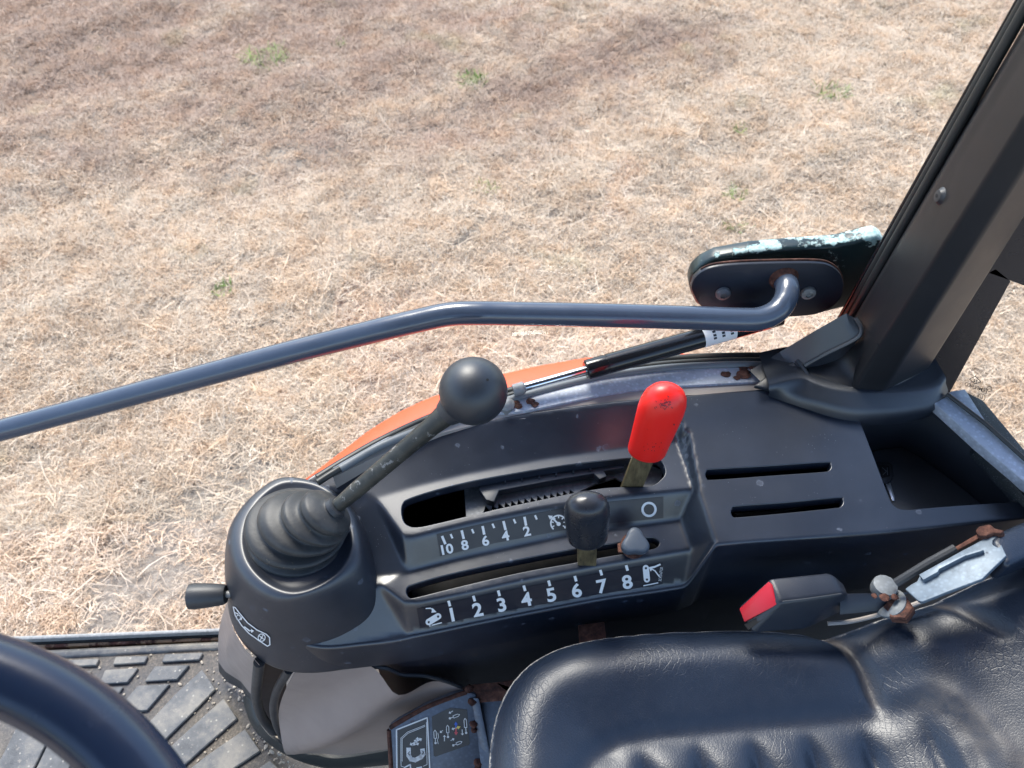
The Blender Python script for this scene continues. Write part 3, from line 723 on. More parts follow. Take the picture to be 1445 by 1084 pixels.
def ring(c, r, w, n=24, a0=0, a1=360, sx=1, sy=1):
    out = []
    for i in range(n):
        t0, t1 = [math.radians(a0 + (a1 - a0) * k / n) for k in (i, i + 1)]
        out.append([(c[0] + rr * sx * math.cos(t), c[1] + rr * sy * math.sin(t)) for rr, t in ((r - w / 2, t0), (r + w / 2, t0), (r + w / 2, t1), (r - w / 2, t1))])
    return out
def arrow(a, b, w, hw, hl):
    a, b = Vector(a), Vector(b); t = (b - a).normalized(); n = Vector((-t.y, t.x)); m = b - t * hl
    return stroke([a, m], w) + [[m + n * hw, b, m - n * hw]]
def xf(polys, o, ex, ey):
    """local (x, y up) to photo coordinates"""
    return [[(o[0] + p[0] * ex[0] + p[1] * ey[0], o[1] + p[0] * ex[1] + p[1] * ey[1]) for p in poly] for poly in polys]
_fc = {}
def glyphs(txt, bold=.02):
    if (txt, bold) in _fc: return _fc[(txt, bold)]
    cu = bpy.data.curves.new('t', 'FONT'); cu.body = txt; cu.size = 1; cu.offset = bold; cu.resolution_u = 4; cu.align_x = 'CENTER'
    ob = bpy.data.objects.new('t', cu); SC.collection.objects.link(ob); dg = bpy.context.evaluated_depsgraph_get()
    me = ob.evaluated_get(dg).to_mesh(); P = [[(me.vertices[i].co.x, me.vertices[i].co.y) for i in f.vertices] for f in me.polygons]
    ob.evaluated_get(dg).to_mesh_clear(); bpy.data.objects.remove(ob); bpy.data.curves.remove(cu); _fc[(txt, bold)] = P; return P
def text(txt, c, size, dirx=(1, 0), cond=.8, bold=.02, mirror=False):
    """size = cap height in photo px, c = centre of baseline"""
    k = size / .72; dx = Vector(dirx).normalized(); up_ = Vector((dx.y, -dx.x))
    return xf(glyphs(txt, bold), c, dx * k * cond * (-1 if mirror else 1), up_ * k)
scon = lambda u, v, off: hit(bvh_con, u, v, off)
spod = lambda u, v, off: hit(bvh_pod, u, v, off)

def strip_px(top, bot, n):
    t = [Vector((p[0], p[1], 0)) for p in top]; b = [Vector((p[0], p[1], 0)) for p in bot]
    ta, ba = along(t, n), along(b, n); out = []
    for i in range(n):
        for j in range(3):
            q = lambda k, f: ta[k].lerp(ba[k], f)[:2]
            out.append([q(i, j / 3), q(i + 1, j / 3), q(i + 1, (j + 1) / 3), q(i, (j + 1) / 3)])
    return out
# upper scale
top1 = [(616, 754), (700, 735), (790, 718), (860, 708), (936, 701)]; bot1 = [(621, 785), (700, 766), (790, 749), (860, 738.5), (936, 731)]
lab1 = decal('scale_label', strip_px(top1, bot1, 40), scon, .0004, M['label'], con)
marks = []
for (u0, v0, u1, v1, w) in [(624, 757, 628, 766.5, 3.6), (636, 754, 638, 758.5, 2.8), (651.5, 749, 654, 759, 3.6), (666, 747, 668, 751.5, 2.8), (681, 743, 683, 753, 3.6), (695, 739.5, 697, 744, 2.8), (710.5, 736, 713, 746.5, 3.6), (725, 733, 727, 737.5, 2.8), (740, 730, 742, 740.5, 3.6), (755, 727.5, 757, 732, 2.8)]:
    decal('tick_mark', stroke([(u0, v0), (u1, v1)], w), scon, .0008, M['print'], lab1)
dv = (1, -.2)
for t, c in (('10', (630.5, 780.5)), ('8', (657, 774.5)), ('6', (686, 768.5)), ('4', (714.5, 761.5)), ('2', (744.5, 755))):
    decal('numeral', text(t, (c[0], c[1] + .5), 13.6, dv, 1.08, .03), scon, .0008, M['print'], lab1)
g1 = ring((788, 738), 11, 2.2, 24, 130, 400) + stroke([(777, 729), (787, 738)], 2.4) + disc((788, 739), 3) + [[(773, 727), (780, 727.5), (776, 733)]]
for a in (150, 190, 230, 270, 310, 350, 390):
    t = math.radians(a); g1 += stroke([(788 + 7.5 * math.cos(t), 738 + 7.5 * math.sin(t)), (788 + 10.5 * math.cos(t), 738 + 10.5 * math.sin(t))], 1.6)
decal('gauge_symbol', g1, scon, .0008, M['print'], lab1)
decal('circle_symbol', ring((915.5, 718.5), 9.2, 3.4, 28), scon, .0008, M['print'], lab1)
# lower scale
top2 = [(588, 859), (700, 836), (830, 811), (935, 793.5)]; bot2 = [(593, 886), (700, 864), (830, 841), (935, 824)]
lab2 = decal('scale_label', strip_px(top2, bot2, 44), scon, .0004, M['label'], con)
marks = []
for (u, v) in ((633, 848.5), (668, 841.5), (703, 834), (739, 827), (774, 820), (811, 813.5), (847, 805), (883.5, 798.5)): decal('tick_mark', stroke([(u, v - .3), (u + 1.6, v + 5.2)], 3.8), scon, .0008, M['print'], lab2)
for t, c in (('1', (639.5, 875)), ('2', (675.5, 868)), ('3', (709.5, 861)), ('4', (744.5, 853.5)), ('5', (779.5, 847)), ('6', (815, 841)), ('7', (850.5, 835)), ('8', (886.5, 829))):
    decal('numeral', text(t, (c[0], c[1] + .5), 19, dv, 1.1, .028), scon, .0008, M['print'], lab2)
d_ = Vector((616, 868)) - Vector((605, 875)); L_ = d_.length; d_.normalize(); n_ = Vector((-d_.y, d_.x))
def link_sym(a, b, r):
    a, b = Vector(a), Vector(b); t = (b - a).normalized(); n = Vector((-t.y, t.x)) * r
    arc = lambda c, s: [c + n * math.cos(k * math.pi / 8) + t * r * s * math.sin(k * math.pi / 8) for k in range(9)]
    return [arc(b, 1) + arc(a, -1)[::-1]]
s2 = link_sym((605, 877), (618, 869), 4.6) + stroke([(606, 882.5), (623, 878)], 1.5) + stroke([(601, 858), (607, 857.5), (612, 860)], 1.6) + [[(610, 857), (616, 863), (608.5, 864)]]
decal('lift_symbol', s2, scon, .0008, M['print'], lab2)
s2 = link_sym((911, 801), (912.5, 817), 4.4) + stroke([(908, 826), (928, 822)], 1.5) + stroke([(917, 801), (924, 805), (930, 813)], 1.6) + [[(915, 800), (923, 798), (918, 806)]] + stroke([(922, 800), (931, 796)], 2.5)
decal('lift_symbol', s2, scon, .0008, M['print'], lab2)
for q_ in ((605, 877), (618, 869), (911, 801), (912.5, 817)): decal('pivot_dot', disc(q_, 1.6), scon, .0011, M['label'], lab2)
decal('code_print', text('3C410-67120', (934, 810), 4.2, (.12, -1), .62, 0), scon, .0008, M['print'], lab2)
# label on the pod
pl = [(330, 856), (333, 868), (342, 882), (352, 893), (366, 903), (378, 911), (381.5, 909), (381, 899), (376, 894), (363, 888), (350, 878), (340, 866), (333, 857)]
lp = decal('tilt_label', stroke(pl, 1.5, True), spod, .0008, M['print'], con)
s3 = ring((337.5, 871), 3.6, 1.2, 10, sx=.8) + stroke([(333, 864), (337, 866)], 1.6) + stroke([(343, 869), (341, 874)], 1.6) + stroke([(346, 884), (353, 889.5)], 2.0) + stroke([(353, 889.5), (357, 889)], 1.3) + [[(355, 886.5), (359.5, 889.5), (355.5, 892.5)]]
s3 += ring((370, 899), 5.2, 1.3, 14, sx=.95) + stroke([(366, 896), (374, 902)], 1.2) + stroke([(372.5, 894.5), (367.5, 903.5)], 1.2) + disc((370, 899), 1.5)
decal('tilt_symbols', s3, spod, .0008, M['print'], con)
# lower body of the console and rusty bracket
hexa('under_panel', [PZ(500, 935, 1.026), PZ(720, 897, 1.026), PZ(1000, 845, 1.026), PZ(1000, 845, .99)], [PZ(520, 912, 1.02), PZ(720, 870, 1.02), PZ(1000, 815, 1.02), PZ(1000, 815, .99)], M['deepblue'], con, 0) if False else None
u_ = [PZ(530, 944, 1.02), PZ(590, 932, 1.02), PZ(720, 903, 1.02), PZ(860, 878, 1.02), PZ(1010, 850, 1.02)]
u_ = [p + Vector((0, .006, 0)) for p in u_]
loft('under_panel', [u_, [p + Vector((0, -.001, -.04)) for p in u_], [p + Vector((0, -.002, -.10)) for p in u_], [p + Vector((0, .0, -.30)) for p in u_]], M['deepblue'], con, closed=False, angle=60)
rs0 = [PZ(905, 838, 1.04), PZ(1012, 775, 1.10), PZ(1560, 712, 1.155)]; rs0 = [Vector((rs0[0].x, rs0[1].y - .004, 0)), Vector((rs0[1].x, rs0[1].y - .004, 0)), Vector((rs0[2].x, rs0[2].y + .004, 0))]
loft('rear_side_panel', [[Vector((p.x, p.y, z_)) for p in rs0] for z_ in (1.06, .9, .72)] + [[Vector((p.x, p.y + .05, .715)) for p in rs0]], M['bin'], con, closed=False, angle=None)
slab('brass_bracket', [PZ(u, v, 1.045) for u, v in [(816, 882), (853, 877), (856, 905), (818, 910)]], .004, M['rust'], con, .0006)

# ================================================================== JOYSTICK
bc, bt = PZ(421, 751, 1.166), PZ(474, 716, 1.214)
ball = EYE + ray(668, 552).normalized() * .66
js = thing('joystick_lever', bc, 'joystick with round black ball knob on a scuffed rod rising from a ribbed boot', 'joystick')
path = cat([bc - Vector((0, 0, .004)), bc + Vector((.001, .001, .012)), bc.lerp(bt, .55) + Vector((-.003, -.001, .002)), bt], 22)
n = len(path); rad = []
key = [(0, .0462), (.03, .0478), (.08, .0468), (.12, .0425), (.15, .0415), (.20, .0462), (.26, .0465), (.31, .0440), (.35, .0350), (.38, .0345), (.43, .0390), (.49, .0392), (.54, .0365), (.58, .0275), (.61, .0270), (.66, .0318), (.72, .0318), (.76, .0225), (.79, .0220), (.83, .0250), (.89, .0245), (.93, .0180), (.96, .0100), (1.0, .0085)]
for i in range(n):
    t = i / (n - 1)
    for (a, ra), (b, rb) in zip(key, key[1:]): # noqa
        if a <= t <= b: rad.append(ra + (rb - ra) * (t - a) / (b - a) if b > a else ra); break
rdir = (ball - bt).normalized()
rings = []
for i, p in enumerate(path):
    t = i / (n - 1); ax = Vector((0, 0, 1)).lerp(rdir, min(1, t * 1.0)).normalized(); u_ = (Vector((1, 0, 0)) - ax * ax.x).normalized(); w_ = ax.cross(u_)
    rings.append([p + (u_ * math.cos(q) * (1.02) + w_ * math.sin(q) * (.97)) * rad[i] for q in [6.28318 * k / 48 for k in range(48)]])
n_b = 0
bt_o = loft('rubber_boot', rings, M['bellows'], js, cap0=True, cap1=True, angle=None)
ss = bt_o.modifiers.new('s', 'SUBSURF'); ss.levels = ss.render_levels = 1
rb = bt + rdir * -.004
lathe('boot_collar', rb, rdir, [(.0095, 0), (.0105, .002), (.0095, .006), (.007, .007)], M['rubber'], js, 24)
Lr = (ball - rb).length
lathe('rod', rb, rdir, [(.0062, 0), (.0066, .01), (.0075, .03), (.0078, Lr * .55), (.0085, Lr * .72), (.0098, Lr * .8), (.0105, Lr)], M['rod'], js, 24)
R0 = .0288
bm = bmesh.new(); bmesh.ops.create_uvsphere(bm, u_segments=48, v_segments=32, radius=R0)
for v in bm.verts: v.co = ball + v.co
bk = from_bm('ball_knob', bm, M['knob'], js, True, None)
lathe('knob_neck', ball - rdir * (R0 + .004), rdir, [(.0112, 0), (.0125, .004), (.016, .012)], M['knob'], js, 24)
dh = ray(688, 536).normalized(); c_ = ball - EYE; t_ = dh.dot(c_) - math.sqrt(max(0, R0 ** 2 - (c_.length_squared - dh.dot(c_) ** 2))); hp = EYE + dh * t_; hn = (hp - ball).normalized()
lathe('vent_hole', hp - hn * .0004, hn, [(.0012, 0), (.0012, .0006)], M['black'], bk, 10)

# ================================================================== RED LEVER
L0 = PY(893, 692, .432); L1 = PY(914, 632, .435); L2 = PY(937, 566, .44)
rl = thing('throttle_lever', L0, 'hand lever with a bright red rounded grip standing in the upper slot', 'lever')
ax = (L2 - L1).normalized(); sd = Vector((1, 0, 0)); sd = (sd - ax * sd.x).normalized(); fw = ax.cross(sd)
def bar(name, a, b, w0, w1, th, mat, parent):
    ax = (b - a).normalized(); s = Vector((1, 0, 0)); s = (s - ax * s.x).normalized(); f = ax.cross(s)
    q = lambda c, w: [c - s * w - f * th, c + s * w - f * th, c + s * w + f * th, c - s * w + f * th]
    return hexa(name, q(a, w0), q(b, w1), mat, parent, .0012, 2)
bar('lever_bar', L0 - ax * .05 + Vector((-.004, 0, 0)), L1 + ax * .02, .0145, .0145, .0035, M['brass'], rl)
Lg = (L2 - L1).length
prof = [(.0165, -.003), (.0182, -.0022), (.0186, 0), (.0192, .015), (.0205, Lg * .6), (.0213, Lg * .85), (.0208, Lg * 1.0), (.0190, Lg * 1.0 + .008), (.0155, Lg + .014), (.0100, Lg + .0185), (.0045, Lg + .0205), (.00001, Lg + .021)]
gr = lathe('red_grip', L1 - ax * .002, ax, prof, M['red'], rl, 40, None, sx=1.0, sy=.82, side=sd)
gb = BVHTree.FromPolygons([tuple(v.co) for v in gr.data.vertices], [tuple(p.vertices) for p in gr.data.polygons])
scf = []
for i in range(46):
    u_s, v_s = 936 + random.gauss(0, 5.5), 569 + random.gauss(0, 3.5) + (3 if i % 2 else -1); a_s = random.uniform(-1.2, 1.2); l_s = random.uniform(.8, 2.6)
    scf += stroke([(u_s, v_s), (u_s + l_s * math.cos(a_s), v_s + l_s * math.sin(a_s))], random.uniform(.5, 1.1))
for i in range(14):
    scf += disc((random.uniform(905, 940), random.uniform(622, 637)), random.uniform(.4, .9), 6)
scf += disc((951, 599), 1.2, 8)
tag(decal('scuff_mark', scf, lambda u, v, off: hit(gb, u, v, off), .0003, m_plain('grip_scuff', (.16, .012, .02), .7, var=.3), gr), kind='stuff')
# ================================================================== BLACK KNOB LEVER
K0, K1, K2 = PY(827, 800, .362), PY(829, 757, .364), PY(828, 709, .366)
kl = thing('position_lever', K0, 'short lever with a black rounded cap on a brass coloured bar at position 6', 'lever')
ax = (K2 - K1).normalized(); sd = Vector((1, 0, 0))
bar('lever_bar', K0 - ax * .045, K1 + ax * .02, .0135, .0135, .0035, M['brass'], kl)
Lg = (K2 - K1).length
prof = [(.0160, -.001), (.0180, -.0005), (.0188, .002), (.0196, .014), (.0204, Lg * .55), (.0206, Lg * .75), (.0200, Lg * .92), (.0180, Lg + .002), (.0140, Lg + .0062), (.0080, Lg + .0085), (.00001, Lg + .0095)]
lathe('black_cap', K1 - ax * .003, ax, prof, M['knobshiny'], kl, 40, None, 1.0, .72, side=sd)
# ================================================================== STOP KNOB
w0 = PZ(896, 766, 1.143)
wk = thing('stop_knob', w0, 'small grey three lobed knob on a rusty bolt near the 8 mark', 'knob')
rs_ = []
axw = (Vector((.0, -.25, 1))).normalized(); uu = Vector((1, 0, 0)); ww = axw.cross(uu)
for h_, f_ in ((-.009, .8), (-.007, .95), (0, 1.0), (.004, .98), (.0062, .88), (.0068, .7)):
    rs_.append([w0 + axw * h_ + (uu * math.cos(a) + ww * math.sin(a)) * f_ * (.0125 + .0022 * math.cos(3 * (a - math.radians(90)))) for a in [6.2832 * k / 48 for k in range(48)]])
loft('wing_head', rs_, M['wing'], wk, cap0=True, cap1=True, angle=50)
lathe('washer', w0 - axw * .0125, axw, [(.0085, 0), (.0128, .0005), (.0128, .003), (.006, .0032)], M['rust'], wk, 24)
bx = PZ(880, 776, 1.124)
hexa('rusty_block', [bx + Vector(v) for v in ((-.006, -.004, 0), (.012, -.004, 0), (.012, .008, 0), (-.006, .008, 0))], [bx + Vector(v) for v in ((-.006, -.004, .003), (.012, -.004, .003), (.012, .008, .003), (-.006, .008, .003))], M['rust'], wk, .001, 2)
# ================================================================== TILT HANDLE
t0, t1 = PZ(266, 842, 1.10), PZ(316, 839, 1.10); a_ = (t1 - t0).normalized()
th = thing('tilt_handle', t1, 'stubby black rubber handle sticking out of the left side of the lever boot mount', 'handle')
lathe('grip', t0, a_, [(.0095, 0), (.0122, .0012), (.0128, .006), (.0118, .02), (.0100, .034), (.0088, .0365), (.005, .037)], M['rubber'], th, 28)
lathe('pin', t1 - a_ * .006, a_, [(.0035, 0), (.0035, .024)], M['galvrack'], th, 14)
# ================================================================== KEY
kc = PZ(1243, 662, 1.109)
ky = thing('key', kc, 'black headed ignition key lying in the storage tray', 'key')
kp = [PZ(u + 6, v, 1.112) for u, v in [(1228, 653), (1233, 651), (1249, 652), (1254, 656), (1255, 672), (1251, 679), (1243, 682), (1236, 680), (1228, 665)]]
slab('key_head', kp, .006, M['rubber'], ky, .0012)
s_key = lambda u, v, off: PZ(u, v, 1.112 + off)
slab('key_badge', [PZ(u, v, 1.1128) for u, v in [(1241, 656), (1255, 657), (1256, 672), (1245, 674)]], .001, M['black'], ky, .0003)
decal('badge_mark', stroke([(1245, 660), (1251, 665), (1246, 670)], .9) + stroke([(1252, 660), (1252.5, 670)], .9), s_key, .0010, M['greyseal'], ky)
slab('key_blade', [PZ(u, v, 1.109) for u, v in [(1249, 681), (1256, 680), (1263, 702), (1262.5, 707), (1259, 706)]], .002, M['key'], ky, .0003)

# ================================================================== DOOR SILL / FRAME
fr_ = thing('door_frame', PZ(900, 540, 1.17), 'pale painted door sill with rust spots behind the console, edged by black rubber seals', 'door frame')
def band(name, A, B, zA, zB, mat, parent, thick=.004, n=40):
    a = along([PZ(u, v, zA) for u, v in A], n); b = along([PZ(u, v, zB) for u, v in B], n)
    dn = Vector((0, 0, -thick))
    return loft(name, [[p + dn for p in a], a, b, [p + dn for p in b]], mat, parent, closed=False, angle=50)
sillF = [(470, 660), (540, 620), (620, 590), (700, 570), (735, 558), (830, 530), (900, 521), (960, 515), (1080, 511), (1180, 512), (1240, 515)]
sillM = [(470, 664), (540, 628), (620, 598), (700, 583), (735, 581), (850, 557), (900, 549), (960, 544), (1060, 539), (1180, 540), (1240, 545)]
tanN = [(470, 674), (540, 640), (620, 612), (700, 592), (735, 592), (850, 571), (900, 565), (960, 558), (1060, 556), (1180, 560), (1240, 560)]
band('sill_rail', sillF, sillM, 1.19, 1.189, M['sill'], fr_, .03)
band('trim_strip', [(u, v - 1) for u, v in sillM], tanN, 1.186, 1.184, M['silltan'], fr_, .02)
SE = [(448, 672), (480, 652), (540, 618), (620, 582), (720, 549), (830, 520), (900, 509), (960, 503), (1040, 500), (1100, 501), (1180, 506)]
sv = cat([PZ(u, v + 3, 1.186) for u, v in SE], 6)
tube('outer_seal', sv, .0045, M['seal'], fr_, 12)
tube('middle_seal', cat([PZ(u, v + 9, 1.19) for u, v in SE], 6), .0035, M['seal'], fr_, 12)
tube('inner_seal', cat([PZ(u, v + (15 if u > 600 else 10), 1.190) for u, v in SE[1:]], 6), [.0042] * 55, M['greyseal'], fr_, 12)
def rust_patch(c, n, r, parent, sd):
    R = random.Random(sd)
    for i in range(n):
        p = Vector(c) + Vector((R.gauss(0, r * .55), R.gauss(0, r * .35), 0)); lump('rust_flake', p, r * R.uniform(.22, .5), M['rust'], parent, 2, .5, (1, .8, .28), sd * 50 + i)
rust_patch(PZ(1050, 525, 1.19), 9, .016, fr_, 1); rust_patch(PZ(735, 570, 1.19), 6, .011, fr_, 2)
slab('rear_ledge', [PZ(u, v, 1.20) for u, v in [(1318, 568), (1342, 556), (1392, 600), (1445, 648), (1520, 712), (1540, 760), (1446, 680), (1382, 626), (1340, 588)]], .012, M['sill'], fr_, .0015)
tube('glass_seal', [PZ(u, v, 1.203) for u, v in [(1336, 556), (1392, 599), (1445, 647), (1520, 711)]], .0022, M['seal'], fr_, 8)
# fender seen outside below the seals
fe = thing('orange_fender', PZ(640, 560, 1.05), 'curved orange tractor fender showing just outside the door seal', 'fender')
OUT = [(415, 690), (455, 660), (520, 610), (560, 585), (600, 566), (650, 547), (700, 532), (760, 518), (830, 506), (930, 500), (1100, 502)]
o1 = along([PZ(u, v, 1.10) for u, v in OUT], 50); o2 = [p + Vector((.0, -.05, .02)) for p in o1]; o3 = [p + Vector((.0, -.13, .025)) for p in o1]
o0 = [p + Vector((-.004, .012, -.02)) for p in o1]; om = [p + Vector((-.004, .015, -.2)) for p in o1]
loft('fender_skin', [om, o0, [p + Vector((-.001, .006, -.005)) for p in o1], o1, o2, o3], M['orange'], fe, closed=False, angle=None)

# ================================================================== DOOR: glass, hinge arm, plate, grab bar
YG = .612
dr = thing('cab_door', Vector((0, YG, 1.2)), 'clear glass cab door with a bent grey grab bar bolted to its hinge plate', 'door')
gv = [Vector((-1.0, YG - .05, .72)), Vector((-.28, YG - .02, .80)), Vector((-.22, YG - .012, 1.0)), Vector((-.12, YG - .004, 1.14)), Vector((.0, YG, 1.185)), Vector((.18, YG, 1.205)), Vector((.30, YG, 1.21)), Vector((.40, YG, 1.30)), Vector((.33, YG, 2.1)), Vector((-1.0, YG - .05, 2.1))]
gv = [Vector((p.x, YG, p.z)) for p in gv]
slab('door_glass', gv, .005, M['glass'], dr, 0, smooth=False)
pla = lambda u, v, y: PY(u, v, y)
# outside arm
armo = [(974, 412), (972, 400), (977, 386), (990, 374), (1010, 364), (1060, 355), (1120, 350), (1180, 346), (1215, 338), (1238, 332), (1250, 340), (1245, 380), (1205, 432), (1150, 446), (1080, 452), (1000, 440), (982, 430)]
arm = slab('hinge_arm', [PY(u, v, YG + .018) for u, v in armo], .02, M['flake'], dr, .005, direction=Vector((0, -1, 0)), seg=3)
gask = [(978, 415), (974, 404), (978, 392), (988, 382), (1005, 375), (1040, 371), (1100, 369), (1150, 369), (1170, 373), (1184, 384), (1189, 400), (1185, 418), (1170, 433), (1140, 443), (1080, 445), (1010, 438), (988, 430)]
slab('gasket', [PY(u, v, YG - .006) for u, v in gask], .004, M['seal'], dr, .001, direction=Vector((0, -1, 0)))
pc = cat([PY(u + 1.5, v + 2.5, YG - .012) for u, v in gask], 4, True)
slab('hinge_plate', pc, .005, M['plate'], dr, .0012, direction=Vector((0, -1, 0)))
tube('rust_edge', [p + Vector((0, .0045, .0004)) for p in cat([PY(u + 1.5, v + 2.2, YG - .012) for u, v in gask[3:12]], 4)], .0010, M['rust'], dr, 6)
for (u, v) in ((1020, 413), (1140, 412)):
    c0 = PY(u, v, YG - .012); lathe('bolt', c0, Vector((0, -1, -.0)), [(.0078, 0), (.0080, .002), (.0072, .004), (.0035, .0055), (.0034, .0035), (.00001, .0035)], M['galvrack'], dr, 18, 40)
YB = .545
bp = [(-140, 641, .50), (-20, 609, .50), (80, 582, .51), (180, 555, .518), (280, 528, .526), (380, 501, .534), (470, 478, .541), (550, 458, .544), (595, 447.5, .546), (622, 441.5, .547), (645, 438.5, .5475), (675, 438, .548), (720, 438.5, .55), (850, 441, .55), (960, 444, .55), (1040, 447, .552), (1072, 446, .555), (1095, 436, .562), (1108, 420, .572), (1111, 403, .585), (1106, 391, .6)]
bpv = cat([PY(u, v + 4, y) for u, v, y in bp], 8)
pipe = tube('grab_bar', bpv, .0118, M['pipe'], dr, 28, angle=None)
lathe('weld', PY(1105, 392, .602), Vector((0, -1, -.1)), [(.015, -.004), (.0155, .001), (.0135, .004), (.012, .008)], M['rust'], dr, 18)
slab('bar_foot', [PY(u, v, .57) for u, v in [(1058, 455), (1082, 453), (1086, 462), (1074, 470), (1062, 467)]], .012, M['plate'], dr, .002)
# ================================================================== GAS STRUT
gs0 = PZ(724, 551, 1.203); gs1 = PY(1100, 446, .60)
gs_d = (gs1 - gs0).normalized(); gs = thing('gas_strut', gs0, 'black gas strut with a chrome rod running from the sill up behind the grab bar', 'gas strut')
def at_u(u):
    lo, hi = 0., 1.
    for _ in range(40):
        m_ = (lo + hi) / 2; p = gs0.lerp(gs1, m_) - EYE; f_ = p.y * cp - p.z * sp; uu_ = 722.5 + FPX * p.x / f_
        if uu_ < u: lo = m_
        else: hi = m_
    return gs0.lerp(gs1, lo)
lathe('rod', at_u(722), gs_d, [(.0045, 0), (.0045, (at_u(835) - at_u(722)).length)], M['chrome'], gs, 20)
lathe('end_fitting', at_u(712), gs_d, [(.006, 0), (.0065, .002), (.0065, .011), (.005, .013)], M['galvrack'], gs, 16)
Lc = (gs1 - at_u(826)).length
lathe('cylinder', at_u(826), gs_d, [(.0085, 0), (.0105, .0015), (.0108, .003), (.0108, .022), (.0102, .0225), (.0102, .0235), (.0108, .024), (.0108, Lc)], M['strutbody'], gs, 28)
lb0 = at_u(990); Ll = (at_u(1034) - lb0).length
lathe('white_label', lb0, gs_d, [(.01095, 0), (.01095, Ll)], M['print'], gs, 28)
Lbl = []
for k in range(3):
    q = lb0.lerp(at_u(1034), .25 + .27 * k); tv = (EYE - q).normalized(); tv = (tv - gs_d * tv.dot(gs_d)).normalized(); tw = gs_d.cross(tv)
    Lbl.append((q, tv, tw))
bm = bmesh.new()
for q, tv, tw in Lbl:
    for s in (-.35, .0, .3):
        a1, a2 = s, s + .22; r = .0111
        pts_ = [q + tv * math.cos(a) * r + tw * math.sin(a) * r + gs_d * e for a, e in ((a1, 0), (a2, 0), (a2, .0035), (a1, .0035))]
        bm.faces.new([bm.verts.new(p) for p in pts_])
from_bm('label_print', bm, M['label'], gs, False)
lathe('ball_joint', PZ(714, 570, 1.193), Vector((0, 0, 1)), [(.008, -.010), (.009, -.004), (.009, 0), (.006, .004), (.003, .005)], M['galvrack'], gs, 20)

# ================================================================== PILLAR
pi_ = thing('cab_pillar', PZ(1250, 545, 1.19), 'tall dark moulded cab pillar rising to the top right, with one round screw', 'pillar')
def edge(p, q, y0, y1, ext=.35):
    a, b = PY(p[0], p[1], y0), PY(q[0], q[1], y1); d = b - a; return a, b + d * ext
E1 = edge((1206, 452), (1445, 50), .578, .578); E2 = edge((1212, 456), (1445, 77), .566, .566)
E3 = edge((1222, 520), (1445, 165), .515, .515); E3b = edge((1262, 528), (1445, 240), .512, .512); E4 = edge((1300, 536), (1449, 300), .545, .545); E0 = edge((1204, 448), (1443, 36), .60, .60); E5 = edge((1300, 520), (1449, 290), .61, .61)
cols = [E0, E1, E2, E3, E3b, E4, E5]
rings = []
for t in (-.12, 0, .25, .5, .75, 1.0): rings.append([a + (b - a) * t for a, b in cols])
bm = bmesh.new(); vv = [[bm.verts.new(p) for p in r] for r in rings]
for i in range(len(rings) - 1):
    for j in range(7): bm.faces.new((vv[i][j], vv[i][(j + 1) % 7], vv[i + 1][(j + 1) % 7], vv[i + 1][j]))
bm.faces.new(vv[-1]); bm.faces.new(vv[0][::-1]); bmesh.ops.recalc_face_normals(bm, faces=bm.faces[:])
es = [e for e in bm.edges if len(e.link_faces) == 2 and e.calc_face_angle(0) > .12 and abs((e.verts[1].co - e.verts[0].co).normalized().z) > .6]
bmesh.ops.bevel(bm, geom=es, offset=.004, segments=4, affect='EDGES', profile=.5, clamp_overlap=True)
from_bm('pillar_trim', bm, M['pillar'], pi_, True, 50)
# outer seals along the pillar
for k, (du, y, r, mt) in enumerate(((-5, .598, .0045, 'seal'), (-13, .605, .0042, 'seal'), (-20, .61, .003, 'strutbody'))):
    a, b = PY(1204 + du, 452, y), PY(1445 + du - 2, 28, y); d = b - a
    pth = [PY(1150 + k * 6, 505 - k * 8, y)] + [a - d * .03] + [a + d * t for t in (0, .3, .6, 1, 1.4)]
    tube('door_seal', cat(pth, 6), r, M[mt], pi_, 12)
sc0 = PY(1328, 277, .54)
nrm = ((E3[0] - E2[0]).cross(E2[1] - E2[0])).normalized()
if nrm.dot(EYE - sc0) < 0: nrm = -nrm
sc0 = PPl(1328, 277, E2[0], nrm)
scr = lathe('screw', sc0 - nrm * .001, nrm, [(.0078, 0), (.0078, .0015), (.0062, .003), (.0052, .0045), (.003, .005), (.00001, .005)], M['rubber'], pi_, 24, 40)
lathe('screw_socket', sc0 + nrm * .0038, nrm, [(.0018, 0), (.0018, .0004)], M['black'], scr, 6)
# flare at the foot of the pillar
A = [PY(1207, 446, .578), PY(1214, 452, .566), PY(1241, 488, .516), PY(1280, 500, .513), PY(1313, 513, .545)]
B = [PZ(1136, 514, 1.209), PZ(1150, 536, 1.207), PZ(1196, 551, 1.206), PZ(1262, 556, 1.206), PZ(1326, 546, 1.206)]
a_ = along(A, 30); b_ = along(B, 30)
rings = [[p.lerp(q, t) + Vector((.004, .010, -.013)) * math.sin(math.pi * t) for p, q in zip(a_, b_)] for t in [k / 12 for k in range(13)]]
loft('pillar_foot', rings, M['pillar'], pi_, closed=False, angle=None)
